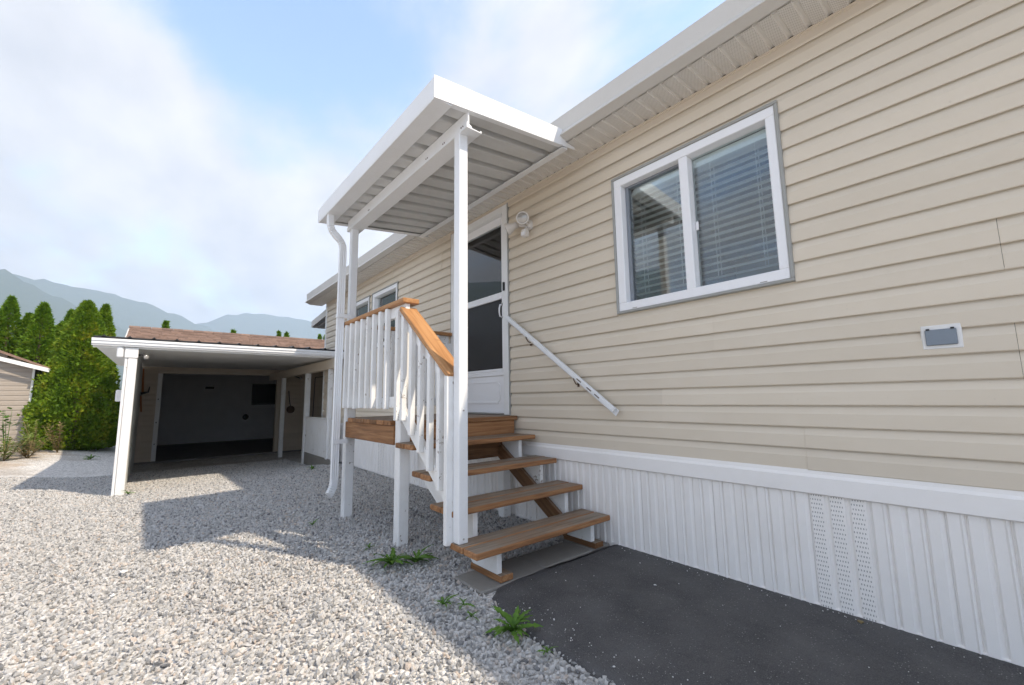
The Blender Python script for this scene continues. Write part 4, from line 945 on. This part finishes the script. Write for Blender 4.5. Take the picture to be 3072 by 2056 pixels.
tube('cord', [(13.68, -0.28, 1.4), (13.66, -0.30, 1.15), (13.66, -0.34, 0.95)], 0.012, 'lamp_black', tl); lathe('coil', [(0.05, -0.03), (0.10, -0.02), (0.11, 0.0), (0.10, 0.02), (0.05, 0.03)], (13.64, -0.34, 0.87), (1, 0, 0), 'rust', tl, 16)

# lean-to roof behind the far end of the house
lt = thing('lean_to', (10, -1.3, 0), 'small lean-to with striped metal roof past the end of the house', 'lean-to')
prism('roof', [(9.43, 2.96), (10.52, 2.86), (10.52, 2.93), (9.43, 3.03)], 1, -2.6, -0.03, 'aluminium_white', lt)
prism('fascia', [(9.43, 2.91), (10.54, 2.80), (10.54, 2.945), (9.43, 3.05)], 1, -0.028, 0.01, 'gutter_cream', lt)
box('fascia', 10.522, 10.545, -2.6, -0.03, 2.79, 2.94, 'aluminium_white', lt, 0.003)
for i in range(10): y = -0.15-i*0.2; bar('purlin', (9.44, y, 2.93), (10.5, y, 2.832), 0.05, 0.05, 'aluminium_white', lt)
box('post', 9.72, 9.84, -0.32, -0.22, -0.25, 2.88, 'dark_brown', lt, 0.004); box('back_panel', 9.5, 13.6, -2.75, -2.65, -0.3, 2.6, 'dark_brown', lt, 0)

# ------------------------------------------------------------------ shed on the left
shd = thing('shed', (20, 6.6, -0.1), 'low shed with taupe lap siding beside the cedars', 'shed')
SX, SY0 = 18.3, 5.40
gplanks(shd, SX, SY0, 9.5, -0.12, 2.16, 'vinyl_shed', 0.136)
k = 0
for zz in [2.16+0.136*i for i in range(4)]:
    a = SY0+(zz-2.16)/0.50
    gplanks(shd, SX, a, 9.5, zz, zz+0.136, 'vinyl_shed', 0.136)
box('side_wall', SX+0.005, 22.0, SY0, SY0+0.1, -0.12, 2.16, 'vinyl_shed', shd, 0); box('corner_trim', SX-0.02, SX+0.03, SY0-0.02, SY0+0.03, -0.12, 2.16, 'wing_panel', shd, 0.004)
box('wall_core', SX+0.005, SX+0.1, SY0+0.1, 9.5, -0.12, 2.16, 'vinyl_shed', shd, 0)
prism('roof', [(SY0-0.35, 2.10), (SY0-0.35, 2.16), (8.0, 3.50), (10.5, 2.2), (10.5, 2.14), (8.0, 3.42)], 0, SX-0.3, 22.2, 'shingle', shd)
prism('rake_board', [(SY0-0.36, 2.02), (SY0-0.36, 2.13), (6.05, 2.44), (6.05, 2.33)], 0, SX-0.33, SX-0.301, 'paint_white', shd)
prism('rake_board', [(6.05, 2.33), (6.05, 2.44), (8.0, 3.44), (8.0, 3.33)], 0, SX-0.33, SX-0.301, 'brown_board', shd)

# ------------------------------------------------------------------ cedars
def cedar(x, y, h, r_, seed, label, n=9000, mat='leaf_cedar', group='cedar hedge', zb=None, plump=0.72, sc=1.0):
    rs = random.Random(seed); zb = gz(x, y)-0.1 if zb is None else zb
    t = thing('cedar_tree', (x, y, zb), label, 'tree', group)
    tube('trunk', [(x, y, zb-0.05), (x+0.02, y, zb+h*0.5), (x, y, zb+h*0.96)], [0.10, 0.06, 0.01], 'bark', t, 7)
    lobes = [(rs.uniform(0, 2*math.pi), rs.uniform(0.05, 0.95), rs.uniform(0.12, 0.3)) for _ in range(46)]
    def rad(a, u):
        b = r_*min(1, (u/0.06+0.5))*(max(0, 1-u)**plump)*(0.86+0.22*math.exp(-((u-0.25)/0.2)**2))
        k = 0
        for la, lu, lw in lobes:
            da = (a-la+math.pi) % (2*math.pi)-math.pi
            k += math.exp(-((da*0.9)**2+((u-lu)*h/1.1)**2)/(lw*lw*3.0))
        return b*(0.84+0.20*min(k, 1.4))+0.04*(1-u)
    vs, fs = [], []
    for i in range(n):
        u = rs.random()**1.15; a = rs.uniform(0, 2*math.pi); rr = rad(a, u)
        q = rr*(1-abs(rs.gauss(0, 0.10))) if rs.random() < 0.85 else rr*rs.uniform(0.4, 0.95)
        if rs.random() < 0.05: q = rr*rs.uniform(1.0, 1.12)
        p = Vector((q*math.cos(a), q*math.sin(a), u*h))
        # flat fan-like spray pointing out and up
        out = Vector((math.cos(a), math.sin(a), 0)); d = (out*rs.uniform(0.35, 1.0)+Vector((0, 0, rs.uniform(0.1, 1.1)))+Vector((rs.gauss(0, .35), rs.gauss(0, .35), rs.gauss(0, .25)))).normalized()
        s = d.cross(Vector((rs.gauss(0, 1), rs.gauss(0, 1), rs.gauss(0, 1)))).normalized(); L_ = rs.uniform(0.06, 0.14)*sc; w_ = L_*rs.uniform(0.26, 0.45)
        nn = d.cross(s)
        b = len(vs)
        vs += [p, p+d*L_*0.45+s*w_, p+d*L_*0.62+s*w_*0.25+nn*0.008, p+d*L_, p+d*L_*0.62-s*w_*0.25+nn*0.008, p+d*L_*0.45-s*w_]
        fs += [(b, b+1, b+2, b+4), (b+2, b+3, b+4), (b, b+4, b+5)]
    link('crown', mesh('crown', vs, fs, mat), (x, y, zb), t)
cedar(18.2, 4.45, 4.45, 1.08, 1, 'big bushy golden-green cedar nearest the carport', 30000, plump=0.60)
cedar(19.3, 4.12, 4.65, 0.80, 2, 'narrow cedar peeking out right of the bushy one', 9000, 'leaf_cedar')
cedar(19.6, 5.55, 4.45, 0.95, 3, 'broad-topped cedar just left of the bushy one', 10000, 'leaf_cedar_dark')
cedar(20.2, 6.35, 4.65, 0.9, 4, 'tall pointed cedar above the shed roof', 9000, 'leaf_cedar_dark')
cedar(20.6, 7.0, 4.4, 0.95, 5, 'leftmost cedar cut by the picture edge', 9000, 'leaf_cedar_dark')
cedar(19.9, 4.95, 4.35, 0.8, 6, 'slim cedar tip directly behind the bushy one', 7000, 'leaf_cedar_dark')
cedar(20.9, 4.6, 4.6, 0.5, 16, 'thin cedar tip between the bushy one and the narrow one', 6000, 'leaf_cedar_dark')
cedar(20.4, 5.95, 4.2, 0.9, 17, 'low cedar filling the gap behind the shed eave', 7000, 'leaf_cedar_dark')
cedar(20.8, 6.72, 4.05, 0.95, 21, 'rounded cedar low between the two leftmost tips', 8000, 'leaf_cedar_dark', plump=0.5)
cedar(20.6, 5.15, 4.05, 0.95, 22, 'rounded cedar in the gap left of the bushy one', 8000, 'leaf_cedar_dark', plump=0.5)
cedar(21.2, 5.7, 4.1, 1.0, 23, 'rounded cedar at the back of the gap above the shed', 8000, 'leaf_cedar_dark', plump=0.5)
for i, (yy, zt, lb) in enumerate(((2.52, 4.35, 'dark tree tip above the left part of the shingle roof'), (0.2, 4.18, 'faint tree tip above the middle of the shingle roof'), (-1.57, 4.30, 'left tip of the close pair above the shingle roof'), (-1.9, 4.28, 'right tip of the close pair above the shingle roof'), (-3.37, 4.27, 'left tree tip beside the house end above the roof'), (-3.66, 4.3, 'right tree tip beside the house end above the roof'))):
    cedar(22.0, yy, zt+0.32, 0.36 if i else 0.5, 30+i, lb, 2600, 'leaf_cedar_dark', 'cedars behind the garage', -0.3, 0.7, 1.2)

# ------------------------------------------------------------------ weeds
def blade_leaf(L_, w_, seed, lobed=True, droop=0.5):
    """one toothed dandelion-like leaf lying outwards along +X"""
    rs = random.Random(seed); n = 9; vs, fs = [], []
    for i in range(n+1):
        t = i/n; x = L_*t; z = L_*(0.42*t-droop*t*t); ww = w_*(math.sin(math.pi*min(1, t*0.85+0.08))**0.8)*(1 if not lobed or i % 2 else 0.42)*rs.uniform(0.8, 1.15)
        if i == n: ww = 0.001
        vs += [(x-(0.012 if lobed and i % 2 else 0), -ww, z+ww*0.35), (x, 0, z), (x-(0.012 if lobed and i % 2 else 0), ww, z+ww*0.35)]
        if i: a = 3*(i-1); fs += [(a, a+1, a+4, a+3), (a+1, a+2, a+5, a+4)]
    return mesh('leaf', vs, fs, 'leaf_weed', True)
LEAF = [blade_leaf(0.15, 0.020, k) for k in range(5)]
def weed(x, y, n, s, seed, label, z=0.0, mat=None):
    rs = random.Random(seed); t = thing('weed', (x, y, z), label, 'weed', 'weeds in the gravel')
    for i in range(n):
        o = link('leaf', rs.choice(LEAF), (x+rs.uniform(-.01, .01), y+rs.uniform(-.01, .01), z+0.004), t)
        k = s*rs.uniform(0.55, 1.1); o.scale = (k, k, k); o.rotation_euler = (rs.uniform(-.3, .3), -rs.uniform(-0.05, 0.75), 2*math.pi*i/n+rs.uniform(-.35, .35))
weed(2.85, 1.44, 24, 1.15, 1, 'largest dandelion clump by the middle porch post')
weed(2.78, 1.30, 18, 1.05, 2, 'dandelion clump between the post and the lowest step')
weed(1.675, 1.365, 20, 1.0, 3, 'dandelion rosette at the corner edge of the asphalt')
weed(2.13, 1.47, 10, 0.55, 4, 'small weed in the gravel left of the paving slab')
weed(2.045, 1.40, 8, 0.45, 5, 'tiny weed pair beside the asphalt corner')
weed(1.915, 1.436, 8, 0.4, 6, 'tiny weed just below the asphalt corner')
weed(3.27, 1.43, 8, 0.45, 7, 'small yellowish weed left of the middle porch post')
weed(4.28, 1.55, 9, 0.5, 8, 'weed under the downspout outlet', gz(4.28, 1.55))
weed(1.455, 1.36, 7, 0.4, 9, 'tiny weed at the near edge of the asphalt')
weed(8.05, 2.9, 10, 0.8, 10, 'weeds at the foot of the carport post', gz(8.05, 2.9))
weed(8.0, 0.55, 12, 0.9, 11, 'low green weeds by the carport foundation block', gz(8.0, .55)-0.02)

weed(15.4, 3.82, 14, 1.6, 12, 'dark tuft of weed in the shade before the cedars', gz(15.4, 3.82)-0.01)
def tallweed(x, y, h, seed, label, mat, n=26, stems=3, spread=0.18, leaf=0.09):
    rs = random.Random(seed); z = gz(x, y)-0.03; t = thing('tall_weed', (x, y, z), label, 'weed', 'tall weeds by the shed')
    vs, fs = [], []
    for s_ in range(stems):
        a = rs.uniform(0, 6.28); ex, ey = spread*math.cos(a)*rs.random(), spread*math.sin(a)*rs.random(); hh = h*rs.uniform(0.7, 1)
        pts = [(x+ex*f, y+ey*f, z+hh*f) for f in (0, 0.35, 0.7, 1.0)]
        tube('stem', pts, [0.008, 0.007, 0.005, 0.002], 'leaf_dry' if mat != 'leaf_weed' else 'leaf_weed', t, 5)
        for i in range(n):
            f = rs.uniform(0.12, 1); p = Vector((ex*f, ey*f, hh*f)); a = rs.uniform(0, 6.28); d = Vector((math.cos(a), math.sin(a), rs.uniform(-.3, .6))).normalized(); s2 = d.cross(Vector((0, 0, 1))).normalized(); l = leaf*rs.uniform(0.5, 1.2)
            b = len(vs); q = p+d*0.03; vs += [p, q, q+d*l*0.5+s2*l*0.28, q+d*l, q+d*l*0.5-s2*l*0.28]; fs += [(b+1, b+2, b+3, b+4)]
    link('foliage', mesh('foliage', vs, fs, mat), (x, y, z), t)
tallweed(15.3, 5.25, 1.15, 1, 'tall green leafy weed in front of the shed', 'leaf_weed', 40, 4, 0.25, 0.14)
tallweed(15.6, 5.0, 0.6, 2, 'short green weed below the shed corner', 'leaf_grass', 60, 6, 0.4, 0.10)
tallweed(16.4, 4.95, 0.9, 3, 'straggly brush with dry seed heads at the shed corner', 'leaf_grass', 60, 7, 0.5, 0.08)
tallweed(16.6, 4.55, 0.8, 4, 'dry brown weeds before the bushy cedar', 'leaf_dry', 60, 7, 0.5, 0.08)
tallweed(15.0, 4.85, 0.45, 5, 'low dry weeds at the edge of the sunlit gravel', 'leaf_dry', 60, 7, 0.5, 0.07)
tallweed(14.9, 5.45, 0.5, 7, 'yellow grass clump low against the shed wall', 'leaf_grass', 70, 8, 0.5, 0.09)
tallweed(14.6, 5.15, 0.55, 6, 'straggly yellow-green weeds at the picture edge', 'leaf_grass', 60, 7, 0.5, 0.08)
